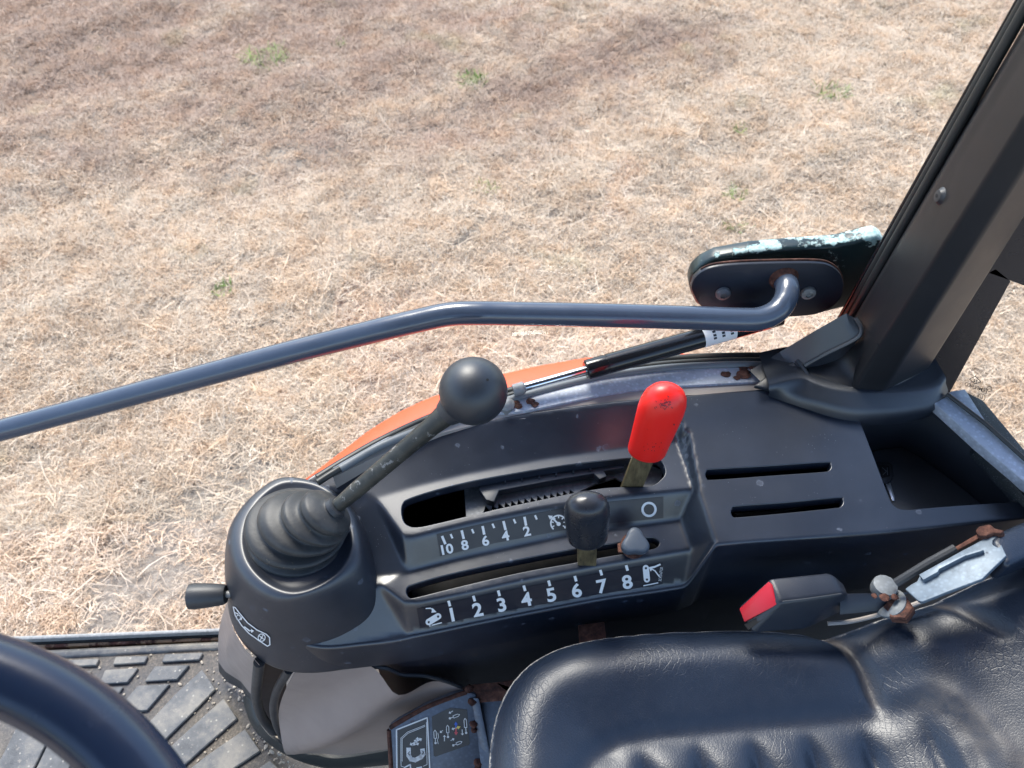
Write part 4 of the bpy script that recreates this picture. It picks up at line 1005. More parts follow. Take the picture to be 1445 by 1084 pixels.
# pale gusset strip and ridged collar round the foot
gU = [PZ(1058, 523, 1.196), PY(1100, 497, .565), PY(1150, 467, .562), PY(1194, 442, .562), PY(1206, 449, .560)]
gL = [PZ(1078, 543, 1.197), PY(1124, 522, .545), PY(1160, 502, .545), PY(1200, 482, .545), PY(1214, 471, .547)]
gu, gl_ = along(gU, 24), along(gL, 24)
loft('gusset', [[p + Vector((0, .004, -.03)) for p in gu], [p + Vector((0, .001, -.004)) for p in gu], gu] + [[p.lerp(q, t) for p, q in zip(gu, gl_)] for t in (.06, .5, .94, 1)] + [[q + Vector((0, -.001, -.003)) for q in gl_], [q + Vector((0, .002, -.03)) for q in gl_]], M['collar'], pi_, closed=False, angle=25)
tube('gusset_lip', cat([PY(1136, 516, .544), PY(1165, 500, .544), PY(1198, 484, .544), PY(1213, 474, .545), PY(1215, 463, .550), PY(1207, 449, .559)], 6), .0022, M['collar'], pi_, 10)
slab('corner_cover', [PZ(u, v, z) for u, v, z in [(1064, 544, 1.197), (1090, 524, 1.201), (1122, 508, 1.21), (1131, 510, 1.21), (1144, 538, 1.202), (1148, 548, 1.2), (1100, 552, 1.197)]], .008, M['collar'], pi_, .002)
tube('cover_ridge', cat([PZ(1124, 509, 1.211), PZ(1133, 518, 1.209), PZ(1142, 534, 1.205), PZ(1152, 544, 1.203)], 6), .0026, M['collar'], pi_, 10)
cT = [(1085, 545), (1130, 536), (1150, 543), (1175, 551), (1210, 556), (1260, 558), (1300, 555), (1325, 548), (1335, 535)]
cB = [(1085, 556), (1118, 566), (1150, 575), (1180, 583), (1215, 588), (1265, 587), (1300, 583), (1325, 575), (1338, 560)]
ta = cat([PZ(u, v, 1.208) for u, v in cT], 5); tb = cat([PZ(u, v, 1.194) for u, v in cB], 5)
inn = [p + Vector((0, .05, -.004)) for p in ta]; inn2 = [p + Vector((0, .012, .0)) for p in ta]
loft('collar_rim', [inn, inn2, [p + Vector((0, .003, .001)) for p in ta], ta, [p + Vector((0, -.003, -.003)) for p in ta], [p.lerp(q, .5) + Vector((0, -.002, 0)) for p, q in zip(ta, tb)], tb, [q + Vector((0, .004, -.02)) for q in tb]], M['collar'], pi_, closed=False, angle=None)

# ================================================================== REAR QUARTER WINDOW
YQ = .63
rw = thing('rear_window', PY(1400, 520, YQ), 'fixed rear quarter glass with a black border and a mirrored safety stamp', 'window')
qg = [(1250, 560), (1300, 500), (1425, 300), (1620, 200), (1750, 560), (1620, 800), (1445, 652), (1339, 560)]
slab('pane', [PY(u, v, YQ) for u, v in [(1250, 562), (1430, 250), (1700, 200), (1760, 900), (1446, 652), (1339, 561)]], .005, M['glass'], rw, 0, smooth=False)
slab('black_border', [PY(u, v, YQ - .0065) for u, v in [(1240, 570), (1290, 440), (1405, 380), (1426, 397), (1338, 558), (1330, 575)]], .001, M['frit'], rw, 0, smooth=False)
slab('upper_border', [PY(u, v, YQ - .0065) for u, v in [(1370, 376), (1440, 180), (1640, 120), (1640, 462), (1445, 403), (1426, 396)]], .001, M['frit'], rw, 0, smooth=False)
sq = lambda u, v, off: PY(u, v, YQ - .0052 - off)
dx_ = (1, .34)
stamp = text('TEMPERED', (1377, 549.5), 5.6, dx_, .95, .01, True) + text('43R-00109', (1374, 560), 4.0, dx_, .85, 0, True) + text('AS2 M537', (1389, 577), 3.6, dx_, .8, 0, True) + text('43R 00108', (1371, 566), 4.6, dx_, .85, 0, True) + text('E1', (1384, 562), 4.2, dx_, 1, .01, True)
stamp += stroke([(1368, 535), (1376, 531), (1384, 538.5), (1376, 542)], .9, True) + text('N', (1376, 539.5), 4, dx_, 1.3, .03, True) + ring((1385, 561), 5, .8, 18) + ring((1396, 549), 3.6, .8, 14) + text('DOT', (1396, 551), 2.4, dx_, .8, 0, True) + text('43 YR', (1394, 557), 3.0, dx_, .8, 0, True)
decal('safety_stamp', stamp, sq, .0003, M['printblack'], rw)
rf = thing('rear_fender', PZ(1400, 600, 1.17), 'speckled black rear fender edge and pale ledge outside the rear window', 'fender')
slab('pale_ledge', [PZ(u, v, 1.188) for u, v in [(1322, 566), (1342, 552), (1362, 549), (1392, 596), (1445, 647), (1520, 712), (1540, 750), (1445, 683), (1380, 622), (1330, 580)]], .01, M['sill'], rf, .001)
slab('black_edge', [PZ(u, v, 1.175) for u, v in [(1362, 551), (1388, 564), (1410, 590), (1445, 632), (1560, 750), (1560, 790), (1445, 700), (1380, 630)]], .02, M['fenderblack'], rf, .003)

# ================================================================== SEAT
st_ = thing('tractor_seat', Vector((.25, .1, 1.0)), 'dark blue black vinyl tractor seat with a ribbed cushion and rising bolster', 'seat')
ZS = 1.10
so_ = [(690, 1084, 1.07), (694, 1040, 1.07), (704, 1000, 1.07), (722, 965, 1.07), (752, 932, 1.075), (795, 908, 1.08), (850, 893, 1.085), (920, 883, 1.09), (1000, 876, 1.095), (1080, 873, 1.10), (1160, 876, 1.105), (1200, 871, 1.115), (1260, 857, 1.125), (1330, 828, 1.15), (1390, 796, 1.18), (1430, 768, 1.21), (1470, 740, 1.24)]
sp_ = [PZ(*p) for p in so_]
sp_ = cat([Vector((-.03, -.25, 0)), Vector((-.028, -.05, 0)), Vector((-.024, .12, 0))] + [Vector((p.x, p.y, 0)) for p in sp_] + [Vector((.56, .36, 0)), Vector((.64, .3, 0)), Vector((.66, 0, 0)), Vector((.66, -.25, 0))], 5)
sp_ = [Vector((p.x, p.y, 0)) for p in sp_]
sout = resample(sp_ , .004) + resample([sp_[-1], sp_[0]], .01)[1:-1]
sh = HF(-.06, .70, -.26, .42, .002)
X, Y = sh.X, sh.Y
D = dist_poly(X, Y, sp_, False)
ss_ = lambda a, b, x: (lambda t: t * t * (3 - 2 * t))(np.clip((x - a) / (b - a), 0, 1))
def near_l(pts, closed=False): return dist_poly(X, Y, [PZ(u, v, z) for u, v, z in pts], closed)
R_ = .046
Z = np.full(X.shape, ZS)
# cushion dishes toward the middle
Z -= .020 * ss_(.02, .12, D) * (1 - ss_(.30, .40, X))
Z += -(R_ - np.sqrt(np.maximum(R_ ** 2 - np.maximum(R_ - D, 0) ** 2, 0))) * .9
# rear bolster and backrest base rising
cr = [PZ(*p) for p in [(1172, 872, 1.105), (1195, 910, 1.09), (1214, 955, 1.08), (1230, 1000, 1.075)]]
def side_x(Y_, line):
    ys = [p.y for p in line][::-1]; xs = [p.x for p in line][::-1]; return np.interp(Y_, ys, xs)
dxr = X - side_x(Y, cr + [PZ(1300, 1200, 1.07)])
Z += .010 * ss_(0, .05, dxr) + np.clip(dxr - .03, 0, 1) ** 1.35 * 1.05 * ss_(.0, .12, Y + .02)
Z += .012 * np.exp(-((dxr - .05) / .03) ** 2) * ss_(.20, .28, Y)
dc = dist_poly(X, Y, cr, False); Z -= .009 * np.exp(-(dc / .006) ** 2) + .003 * np.exp(-(dc / .02) ** 2)
# second fold towards the bracket
c2 = [PZ(*p) for p in [(1348, 835, 1.15), (1362, 870, 1.13), (1395, 905, 1.12)]]; d2_ = dist_poly(X, Y, c2, False); Z -= .006 * np.exp(-(d2_ / .006) ** 2)
# ribbed inset panel
pan = [PZ(u, v, 1.078) for u, v in [(812, 1110), (835, 1074), (874, 1050), (930, 1040), (974, 1036), (1040, 1030), (1113, 1025), (1170, 1020), (1225, 1017), (1255, 1003), (1290, 1006), (1325, 1028), (1350, 1062), (1372, 1110), (1400, 1200), (1400, 1600), (700, 1600), (780, 1200)]]
ip_ = inside(X, Y, pan); dp_ = dist_poly(X, Y, pan); sdp = np.where(ip_, dp_, -dp_)
Z -= .003 * np.exp(-(sdp / .009) ** 2)
Z += .004 * ss_(0, .03, sdp)
vp = PZ(1000, 1000, 1.078); th0 = .16
wph = (X * math.cos(th0) + Y * math.sin(th0)); w0_ = PZ(905, 1060, 1.078); w1_ = PZ(985, 1055, 1.078)
per = (w1_ - w0_).length * .98
ph = ((wph - (w0_.x * math.cos(th0) + w0_.y * math.sin(th0))) / per) % 1.0
gv_ = np.minimum(ph, 1 - ph) * per
Z -= np.where(ip_, .0055 * np.exp(-(gv_ / .0065) ** 2) + .0045 * np.exp(-(gv_ / .014) ** 2), 0) * ss_(.002, .04, sdp)
# broad curved welt outside the panel and a dish in the outer flank
wl = dist_poly(X, Y, [PZ(*p) for p in [(1236, 1000, 1.08), (1280, 992, 1.08), (1320, 1010, 1.08), (1352, 1040, 1.08), (1378, 1084, 1.08), (1390, 1150, 1.08)]], False); Z += .0045 * np.exp(-(wl / .011) ** 2)
Z += .0003 * np.sin(X * 43 + 3 * np.sin(Y * 31)) * np.sin(Y * 51 + 1.2) + .0001 * np.sin(X * 120 + Y * 90)
sh.Z = Z; sh.blur(.0022)
def sskirt(P):
    n = len(P); area = sum(a.x * b.y - b.x * a.y for a, b in zip(P, P[1:] + P[:1])); sg = 1 if area > 0 else -1; nr = []
    for i in range(n):
        t = P[(i + 2) % n] - P[i - 2]; t = Vector((t.x, t.y)).normalized() * sg; nr.append(Vector((t.y, -t.x, 0)))
    return [[Vector((p.x, p.y, p.z - dz)) + q * .001 for p, q in zip(P, nr)] for dz in (.01, .03, .07, .2)], [nr] * 4
V, F, NR = field_mesh(sh, sout, [], [], .0035, sskirt)
cush = mesh('cushion', V, F, M['leather'], st_, angle=None); set_normals(cush, NR)
at = cush.data.attributes.new('dirt', 'FLOAT', 'POINT')
cr2 = [PZ(*p) for p in [(1330, 985, 1.12), (1370, 1000, 1.13), (1410, 1030, 1.14), (1450, 1070, 1.14)]]
vx = np.array([v.x for v in V]); vy = np.array([v.y for v in V])
dd = .6 * np.exp(-(dist_poly(vx, vy, cr, False) / .006) ** 2) + .5 * np.exp(-(dist_poly(vx, vy, cr2, False) / .016) ** 2) + .12 * np.exp(-(dist_poly(vx, vy, pan) / .006) ** 2) + .5 * np.exp(-(dist_poly(vx, vy, c2, False) / .004) ** 2)
at.data.foreach_set('value', np.clip(dd, 0, 1).astype(np.float32))
bvh_seat = BVHTree.FromPolygons([tuple(v) for v in V], F)
# bare piping along the torn rear seam
def onseat(u, v, off): return hit(bvh_seat, u, v, off)
pp = [PZ(1168, 880, 1.112), PZ(1200, 877, 1.116), PZ(1235, 869, 1.12), PZ(1290, 853, 1.13), PZ(1322, 838, 1.14)]
tube('edge_piping', cat(pp, 6), .0022, M['silltan'], st_, 8)
# seat hinge bracket
br = thing('seat_bracket', PZ(1350, 810, 1.16), 'spotted galvanised seat hinge plate with a rusty hook at its upper end', 'bracket')
bz = lambda u, v: PZ(u, v, 1.175 + (u - 1279) * .00030)
slab('hinge_plate', [bz(u, v) for u, v in [(1277, 831), (1285, 825), (1294, 820), (1298, 812), (1330, 793), (1365, 773), (1400, 754), (1408, 757), (1420, 784), (1400, 803), (1386, 817), (1340, 834), (1302, 849), (1296, 848)]], .004, M['galv'], br, .0008)
bz2 = lambda u, v: PZ(u, v, 1.180 + (u - 1279) * .00030)
slab('raised_lip', [bz2(u, v) for u, v in [(1297, 811), (1324, 796), (1362, 775), (1382, 774), (1388, 776), (1383, 778), (1363, 784), (1364, 783), (1325, 803), (1323, 807), (1303, 818)]], .006, M['galv'], br, .0006)
tube('black_link', [bz(1270, 816) + Vector((0, 0, -.01)), bz(1310, 795), bz(1348, 774)], .0042, M['rubber'], br, 10)
hexa('rusty_arm', [bz(1344, 774), bz(1380, 753), bz(1380, 753) - Vector((0, 0, .004)), bz(1344, 774) - Vector((0, 0, .004))], [bz(1347, 779), bz(1385, 758), bz(1385, 758) - Vector((0, 0, .004)), bz(1347, 779) - Vector((0, 0, .004))], M['rust'], br, .0006, 1)
slab('rusty_hook', [bz2(u, v) for u, v in [(1376, 748), (1381, 742), (1397, 739), (1404, 745), (1417, 748), (1412, 753), (1400, 751), (1392, 756), (1380, 756)]], .009, M['rust'], br, .0016)
bo = thing('anchor_bolt', PZ(1246, 825, 1.16), 'round headed galvanised anchor bolt beside the buckle, with a rusty nut below', 'bolt')
b0 = PZ(1247, 830, 1.146)
lathe('bolt_head', b0, Vector((0, .1, 1)), [(.0112, -.004), (.0115, .003), (.0108, .0055), (.0075, .0066), (.0001, .0070)], M['boltm'], bo, 14, 30)
c0 = PZ(1262, 858, 1.135); axn = (PZ(1245, 838, 1.15) - c0).normalized()
lathe('washer', c0 + axn * .004, axn, [(.0135, 0), (.0150, .001), (.0150, .004), (.012, .006)], M['boltm'], bo, 24)
lathe('rusty_nut', c0 - axn * .004 + Vector((0, -.004, .006)), (axn + Vector((0, -.2, .5))).normalized(), [(.0110, -.001), (.0125, 0), (.0130, .008), (.0115, .010)], M['rust'], bo, 6, 30)
rust_patch(PZ(1252, 846, 1.152), 5, .012, bo, 7)
# buckle
bu = thing('seat_belt_buckle', PZ(1120, 850, 1.13), 'black seat belt buckle with a scuffed red press button lying on the cushion edge', 'buckle')
f4 = [PZ(1040, 856, 1.125), PZ(1086, 815, 1.158), PZ(1101, 850, 1.157), PZ(1060, 895, 1.122)]
m4 = [PZ(1130, 868, 1.12), PZ(1172, 806, 1.160), PZ(1187, 838, 1.158), PZ(1135, 890, 1.118)]
e4 = [PZ(1185, 846, 1.125), PZ(1190, 822, 1.152), PZ(1197, 838, 1.152), PZ(1192, 862, 1.122)]
bm = bmesh.new(); rr = [[bm.verts.new(p) for p in r] for r in (f4, m4, e4)]
bm.faces.new(rr[0]); bm.faces.new(rr[2][::-1])
for a, b in zip(rr, rr[1:]):
    for i in range(4): bm.faces.new((a[i], b[i], b[(i + 1) % 4], a[(i + 1) % 4]))
bmesh.ops.recalc_face_normals(bm, faces=bm.faces[:]); bmesh.ops.bevel(bm, geom=bm.edges[:], offset=.0035, segments=4, affect='EDGES', profile=.5)
from_bm('housing', bm, M['buckle'], bu, True, 40)
fn = (f4[1] - f4[0]).cross(f4[3] - f4[0]).normalized()
if fn.dot(EYE - f4[0]) < 0: fn = -fn
pf = f4[0] + fn * .0006
bq = [PPl(u, v, pf + fn * .0022, fn) for u, v in [(1043, 859), (1084, 821), (1089, 826), (1096, 853), (1090, 857), (1050, 878)]]
slab('red_button', bq, .004, M['redbtn'], bu, .0008)
bl = [PPl(u, v, pf + fn * .0003, fn) for u, v in [(1050, 881), (1096, 857), (1093, 862), (1056, 889)]]
slab('tongue_slot', bl, .001, M['black'], bu, 0)
tube('seam_line', [PZ(1104, 849, 1.1590), PZ(1140, 845, 1.1594), PZ(1187, 838, 1.1586)], .0007, M['rubber'], bu, 6)
hexa('buckle_strap', [PZ(1185, 838, 1.148), PZ(1285, 836, 1.148), PZ(1285, 836, 1.143), PZ(1185, 838, 1.143)], [PZ(1185, 868, 1.135), PZ(1240, 863, 1.135), PZ(1240, 863, 1.13), PZ(1185, 868, 1.13)], M['buckle'], bu, .0008, 2)
# black belt reel cover at the right edge
rc = thing('backrest_cover', PZ(1430, 770, 1.2), 'black folded vinyl backrest corner at the right edge behind the hinge plate', 'seat cover')
r0_ = [(1400, 762), (1408, 752), (1428, 742), (1450, 733), (1500, 720), (1520, 760), (1440, 792), (1422, 800)]
slab('cover_fold', [PZ(u, v, 1.215) for u, v in r0_], .03, M['leather'], rc, .008, seg=4)

# ================================================================== LOWER TRIM, PLATE, FLOOR
ZF = .70
tr_ = thing('side_trim', PZ(460, 1000, .75), 'taupe moulded trim with a black rubber lip under the control console', 'trim panel')
def sheet(name, rows, mat, parent, ncol=26, angle=None, bulge=None):
    rr = [along(r, ncol) for r in rows]
    R2 = []
    for j in range(ncol + 1):
        R2.append(cat([r[j] for r in rr], 5) if len(rr) > 2 else along([r[j] for r in rr], 6))
    rings_ = [[R2[j][k] for j in range(ncol + 1)] for k in range(len(R2[0]))]
    if bulge: rings_ = [[bulge(p) for p in r] for r in rings_]
    return loft(name, rings_, mat, parent, closed=False, angle=angle)
Q = lambda u, v, z: PZ(u, v, z)
rowA = [Q(418, 943, 1.03), Q(470, 940, 1.03), Q(524, 938, 1.025), Q(560, 950, 1.0), Q(610, 957, .985), Q(655, 971, .97)]
rowB = [Q(398, 985, .92), Q(450, 985, .93), Q(500, 978, .95), Q(560, 975, .955), Q(610, 974, .96), Q(660, 977, .966)]
rowC = [Q(394, 1015, .83), Q(430, 1025, .83), Q(480, 1028, .86), Q(540, 1018, .89), Q(600, 1004, .92), Q(664, 985, .955)]
rowD = [Q(408, 1048, .75), Q(440, 1062, .735), Q(480, 1066, .74), Q(545, 1058, .77), Q(610, 1050, .80), Q(670, 1045, .82)]
rid = PZ(520, 985, .95)
def bul(p):
    a_1, b_1 = Q(425, 1045, .80), Q(552, 960, .98); d_1 = (b_1 - a_1); t_1 = (p - a_1).dot(d_1) / d_1.length_squared
    s = (p - a_1 - d_1 * t_1).length; return p + Vector((0, -.024, .006)) * math.exp(-(s / .024) ** 2)
sheet('main_panel', [rowA, rowB, rowC, rowD], M['taupe'], tr_, bulge=bul)
tube('panel_lip', cat([Q(524, 941, 1.02), Q(545, 943, 1.015), Q(568, 952, .999), Q(600, 954, .99), Q(630, 962, .98), Q(652, 970, .97)], 6), .0022, M['rubber'], tr_, 8)
LA = [Q(320, 850, 1.035), Q(330, 890, 1.035), Q(345, 915, 1.035), Q(366, 938, 1.035)]
LB = [Q(309, 890, .90), Q(320, 925, .90), Q(340, 945, .905), Q(364, 960, .93)]
LC = [Q(308, 934, .745), Q(318, 948, .74), Q(340, 962, .745), Q(358, 985, .78)]
LD = [Q(309, 948, .712), Q(320, 962, .705), Q(342, 974, .71), Q(362, 1010, .72)]
sheet('front_panel', [LA, LB, LC], M['taupe'], tr_)
sheet('front_lip', [LC, LD], M['rubber'], tr_)
tube('dark_seal', cat([Q(366, 934, 1.03), Q(363, 960, .95), Q(362, 985, .87), Q(370, 1012, .80), Q(386, 1032, .76)], 6), .006, M['rubber'], tr_, 12)
tube('dark_seal', cat([Q(408, 945, 1.02), Q(392, 972, .94), Q(386, 998, .87), Q(391, 1024, .80), Q(402, 1045, .76)], 6), .005, M['rubber'], tr_, 12)
bk_ = [[Q(366, 940, 1.02) + Vector((0, .02, 0)), Q(410, 940, 1.02) + Vector((0, .02, 0))], [Q(360, 1000, .84) + Vector((0, .02, 0)), Q(400, 1000, .84) + Vector((0, .02, 0))], [Q(380, 1060, .72) + Vector((0, .02, 0)), Q(420, 1065, .72) + Vector((0, .02, 0))]]
sheet('recess_back', bk_, m_plain('recess_brown', (.03, .022, .02), .7, var=.6), tr_, 6)
lipT = cat([Q(352, 972, .74), Q(360, 1008, .74), Q(378, 1036, .74), Q(404, 1054, .738), Q(440, 1066, .735), Q(480, 1070, .735), Q(546, 1060, .76), Q(620, 1050, .79)], 6)
lipB = cat([Q(342, 985, .705), Q(352, 1018, .705), Q(372, 1044, .705), Q(404, 1066, .705), Q(440, 1080, .703), Q(480, 1086, .703), Q(546, 1080, .72), Q(620, 1075, .74)], 6)
loft('rubber_skirt', [[p + Vector((0, .004, .0)) for p in lipT], lipT, [p.lerp(q, .5) + Vector((0, -.004, .003)) for p, q in zip(lipT, lipB)], lipB], M['seal'], tr_, closed=False, angle=60)
# steel plate with two decals
sp0 = thing('decal_plate', Q(600, 1030, .93), 'rust edged grey steel plate with two control diagrams in front of the seat', 'metal plate')
pA, pB, pC = Q(560, 1022, .95), Q(664, 978, .975), Q(560, 1150, .87)
pn = (pB - pA).cross(pC - pA).normalized(); pn = -pn if pn.dot(EYE - pA) < 0 else pn
SP = lambda u, v, off=0: PPl(u, v, pA + pn * off, pn)
slab('plate', [SP(u, v) for u, v in [(549, 1028), (560, 1020), (600, 998), (640, 982), (660, 977), (672, 980), (676, 1040), (688, 1084), (700, 1180), (552, 1180)]], .012, M['steel_plate'], sp0, .002)
for pts_ in ([(549, 1030), (552, 1080), (554, 1140)], [(551, 1027), (562, 1020), (600, 999), (640, 983), (658, 977)]):
    tube('rusty_edge', cat([SP(u, v, -.001) for u, v in pts_], 8), .0026, M['rust'], sp0, 8)
sd_ = lambda u, v, off: SP(u, v, off)
k8 = 160 / 1399
T_ = lambda L_: [(540 + a * k8, 960 + b * k8) for a, b in L_]
d1 = decal('diagram_label', [T_([(160, 610), (545, 455), (570, 470), (590, 1084), (600, 1250), (175, 1320)])], sd_, .0004, M['label'], sp0)
pr = stroke(T_([(170, 612), (550, 462), (572, 900), (588, 1240), (178, 1310)]), 2.0, True)
pr += stroke(T_([(225, 1000), (225, 715), (305, 640), (520, 555)]), .8) + stroke(T_([(240, 1000), (240, 722), (312, 655), (520, 570)]), .8) + stroke(T_([(225, 1000), (228, 1060), (270, 1075)]), .8) + stroke(T_([(540, 520), (548, 1040), (500, 1062)]), .8)
pr += stroke(T_([(320, 848), (322, 930), (350, 975), (400, 985), (470, 950), (500, 910), (492, 860)]), 6.2)
for a, b in (((415, 755), (335, 800)), ((415, 755), (485, 720)), ((415, 755), (385, 740)), ((415, 755), (438, 805)), ((430, 740), (430, 700)), ((400, 770), (380, 808))):
    a, b = T_([a, b]); pr += arrow(a, b, 1.8, 3.0, 3.2)
pr += stroke(T_([(268, 1078), (340, 1040), (345, 1084)]), 2) + stroke(T_([(420, 1084), (480, 1072)]), 2)
decal('diagram_print', pr, sd_, .0008, M['print'], d1)
decal('diagram_ticks', stroke(T_([(335, 880), (310, 905), (335, 925)]), .8) + stroke(T_([(480, 870), (508, 885), (488, 915)]), .8), sd_, .0012, M['label'], d1)
d2 = decal('arrow_label', [T_([(605, 450), (830, 340), (1040, 360), (1075, 780), (1060, 800), (650, 945), (628, 930)])], sd_, .0004, M['label'], sp0)
pr = []
for (a, b, r) in (((645, 620), (652, 775), 0), ((800, 560), (806, 700), 0), ((1016, 475), (1030, 650), 0), ((945, 425), (830, 470), 0), ((975, 760), (872, 803), 0)):
    A_, B_2 = [Vector(p) for p in T_([a, b])]; t = (B_2 - A_).normalized(); n2 = Vector((-t.y, t.x)) * 1.7; m2 = A_ + (B_2 - A_) * .62
    pr += stroke([A_ - t * .6, A_ + n2 + t * 2, m2 + n2, m2 - n2, A_ - n2 + t * 2], .95, True) + stroke([m2, B_2], 1.1) + disc(B_2, 1.7, 10)
for a, b in (((865, 380), (815, 410)), ((740, 620), (705, 650)), ((762, 750), (762, 675)), ((980, 610), (985, 680)), ((840, 745), (885, 720))):
    a, b = T_([a, b]); pr += arrow(a, b, 1.1, 2.3, 2.6)
pr += stroke(T_([(680, 650), (690, 700), (675, 740), (685, 785)]), .8)
a, b = T_([(905, 590), (850, 605)]); pr += arrow(a, b, 1.4, 2.4, 2.8)
decal('arrow_print', pr, sd_, .0008, M['print'], d2)
for (e, mt) in (((903, 510), 'pblue'), ((905, 680), 'pred'), ((962, 572), 'pyel')):
    a, b = T_([(905, 592), e]); decal('coloured_arrow', arrow(a, b, 2.2, 2.8, 4.5), sd_, .0009, M[mt], d2)
# vertical flange right of plate + rust shelf
hexa('flange', [SP(664, 985, .001), SP(700, 1180, .001), SP(700, 1180, .001) - Vector((0, 0, .02)), SP(664, 985, .001) - Vector((0, 0, .02))], [SP(676, 985, .004), SP(716, 1180, .004), SP(716, 1180, .004) - Vector((0, 0, .02)), SP(676, 985, .004) - Vector((0, 0, .02))], M['steel_plate'], sp0, .0015, 2)
slab('rust_shelf', [Q(652, 972, .972), Q(668, 966, .975), Q(700, 963, .978), Q(760, 955, .98), Q(760, 1010, .97), Q(760, 985, .975), Q(672, 992, .968)], .006, M['rust'], sp0, .001)
slab('grey_shelf', [Q(668, 990, .96), Q(760, 980, .965), Q(790, 1180, .87), Q(690, 1180, .87)], .006, M['steel_plate'], sp0, .001)
for (u, v, r) in ((668, 1022, .004), (669, 1030, .0035), (666, 990, .0045), (675, 1076, .005), (662, 972, .005), (676, 1084, .005)):
    lump('rust_flake', SP(u, v, .002), r, M['rust'], sp0, 2, .5, (1, 1, .5), int(u + v))
# floor
flo = mesh('cab_floor', [(-1.3, .455, ZF - .03), (-1.3, -.4, ZF - .03), (.9, -.4, ZF - .03), (.9, .455, ZF - .03)], [(0, 1, 2, 3)], M['grit']); tag(flo, kind='structure')
fm = thing('floor_mat', Vector((-.4, .2, ZF)), 'dirty ribbed black rubber floor mat with raised angled treads', 'floor mat')
zt = ZF
hexa('mat_sheet', [PZ(-500, 945, zt), PZ(312, 906, zt), PZ(312, 906, zt - .008), PZ(-500, 945, zt - .008)], [p + Vector((dx, -.75, 0)) for p, dx in zip([PZ(-500, 945, zt), PZ(312, 906, zt), PZ(312, 906, zt - .008), PZ(-500, 945, zt - .008)], (0, .5, .5, 0))], M['grit'], fm, .001, 1)
k3 = 420 / 1445
MZ = lambda L_: [(a * k3, 840 + b * k3) for a, b in L_]
pads = [[(330, 314), (480, 306), (468, 340), (325, 347)], [(560, 298), (718, 293), (702, 328), (545, 336)], [(800, 286), (985, 278), (968, 314), (783, 324)],
        [(330, 378), (442, 367), (420, 408), (330, 416)], [(510, 362), (670, 351), (618, 424), (478, 432)], [(752, 344), (920, 338), (858, 410), (700, 418)],
        [(400, 456), (598, 443), (553, 512), (440, 560)], [(668, 438), (825, 430), (713, 560), (560, 566)],
        [(980, 360), (1047, 455), (905, 600), (772, 730), (640, 860), (560, 780), (700, 640), (850, 480)],
        [(1085, 500), (1153, 597), (1020, 712), (876, 842), (700, 1000), (620, 920), (800, 760), (940, 630)],
        [(1190, 648), (1265, 755), (1120, 850), (960, 960), (850, 900), (1000, 780)],
        [(1310, 800), (1385, 870), (1240, 990), (1160, 940), (1200, 880)],
        [(92, 612), (232, 700), (160, 845), (90, 960), (-60, 900), (20, 760)], [(240, 706), (362, 795), (300, 900), (190, 980), (120, 930), (180, 830)], [(372, 802), (480, 880), (380, 1010), (260, 960)],
        [(120, 330), (255, 322), (240, 352), (110, 360)], [(90, 395), (260, 382), (240, 430), (70, 440)], [(-90, 340), (60, 332), (50, 364), (-100, 372)]]
def fix(poly):
    c = sum((Vector(p) for p in poly), Vector((0, 0))) / len(poly); return poly
for k, pd in enumerate(pads):
    slab('tread', [PZ(u, v, zt + .005) for u, v in MZ(pd)], .0055, M['mat'], fm, .0012, direction=Vector((0, 0, 1)), seg=1)
hexa('mat_edge_ridge', [PZ(-500, 956, zt + .004), PZ(314, 914, zt + .004), PZ(314, 918, zt), PZ(-500, 962, zt)], [PZ(-500, 950, zt + .006), PZ(314, 908, zt + .006), PZ(314, 905, zt), PZ(-500, 946, zt)], M['mat'], fm, .001, 2)
# door step strip
ds = thing('door_step', PZ(150, 900, zt), 'worn metal door step strip with a rusty lip along the edge of the floor', 'step')
def hbar(name, v0, v1, z0, z1, mat, h=.02):
    A = [PZ(-500, v0[0], z0), PZ(318, v0[1], z0)]; B = [PZ(-500, v1[0], z1), PZ(318, v1[1], z1)]
    return hexa(name, [A[0], A[1], A[1] - Vector((0, 0, h)), A[0] - Vector((0, 0, h))], [B[0], B[1], B[1] - Vector((0, 0, h)), B[0] - Vector((0, 0, h))], mat, ds, .0015, 2)
hbar('rust_lip', (925, 896), (937, 903), .70, .70, M['rust'] if False else m_rust('tan_rust', (.35, .22, .12), .5, 0, 30), .05)
hbar('step_rail', (918, 886), (925, 891), .715, .715, M['galvrack'], .06)
hbar('dark_gap', (923, 891), (932, 897), .705, .705, M['black'], .05)
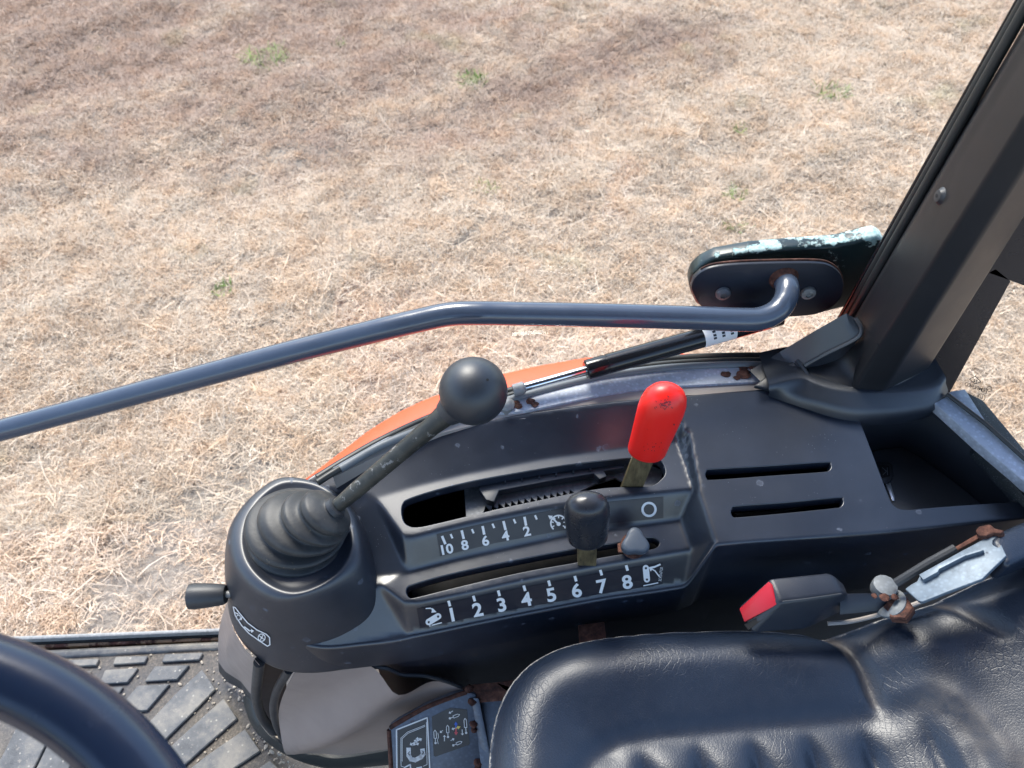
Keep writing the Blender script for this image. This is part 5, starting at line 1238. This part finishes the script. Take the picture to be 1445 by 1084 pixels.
# grit and straw bits on the mat
bm = bmesh.new(); R = random.Random(5)
for i in range(420):
    if i < 260:
        t = R.random(); base = Vector((330, 930)).lerp(Vector((420, 1075)), t) if R.random() < .6 else Vector((300 + 90 * R.random(), 900 + 170 * R.random()))
        u, v = base.x + R.gauss(-8, 14), base.y + R.gauss(0, 10)
    else: u, v = R.uniform(0, 420), R.uniform(915, 1084)
    p = PZ(u, v, zt + .001); s = R.uniform(.0006, .0024)
    m_ = Matrix.Translation(p) @ Matrix.Rotation(R.random() * 6, 4, 'Z') @ Matrix.Diagonal((s * R.uniform(.8, 2.2), s, s * .8, 1))
    bmesh.ops.create_icosphere(bm, subdivisions=1, radius=1, matrix=m_)
tag(from_bm('grit', bm, m_plain('grit_bits', (.28, .24, .19), .9, var=.6), fm, False), kind='stuff')

# ================================================================== STEERING WHEEL
zw = 1.475
w1, w2, w3_ = PZ(-8, 950, zw + .01), PZ(98, 1001, zw), PZ(210, 1112, zw - .012)
nW = (w2 - w1).cross(w3_ - w1).normalized(); nW = -nW if nW.z < 0 else nW
ex = (w3_ - w1).normalized(); ey = nW.cross(ex)
P2 = [(0, 0), ((w2 - w1).dot(ex), (w2 - w1).dot(ey)), ((w3_ - w1).dot(ex), 0)]
cx_ = P2[2][0] / 2; x2, y2 = P2[1]; cy_ = (x2 * x2 + y2 * y2 - 2 * cx_ * x2) / (2 * y2)
cw = w1 + ex * cx_ + ey * cy_; RW = (w1 - cw).length
swh = thing('steering_wheel', cw, 'smooth black steering wheel rim curving across the bottom left corner', 'steering wheel')
rings = []
for i in range(120):
    a = 6.28318 * i / 120; o_ = ex * math.cos(a) + ey * math.sin(a)
    rings.append([cw + o_ * RW + (o_ * math.cos(b) + nW * math.sin(b) * 1.0) * .0158 for b in [6.28318 * k / 28 for k in range(28)]])
rings.append(rings[0])
loft('rim', rings, M['wheel'], swh, angle=None)
lathe('hub', cw - nW * .07, nW, [(.03, 0), (.045, .02), (.05, .035), (.035, .045), (.0001, .047)], M['wheel'], swh, 32)
for a in (200, 320, 80):
    a = math.radians(a); o_ = ex * math.cos(a) + ey * math.sin(a)
    tube('spoke', [cw - nW * .04 + o_ * .03, cw - nW * .03 + o_ * RW * .6, cw + o_ * RW], .008, M['wheel'], swh, 12)
# ================================================================== CAB ROOF (what shades the cab)
ro = thing('cab_roof', Vector((0, 0, 2.2)), 'flat grey cab roof lining over the seat and console', 'roof')
hexa('headliner', [Vector((-.75, -.75, 2.12)), Vector((.75, -.75, 2.12)), Vector((.75, .5, 2.12)), Vector((-.75, .5, 2.12))], [Vector((-.8, -.8, 2.22)), Vector((.8, -.8, 2.22)), Vector((.8, .55, 2.22)), Vector((-.8, .55, 2.22))], M['headliner'], ro, .02, 3)
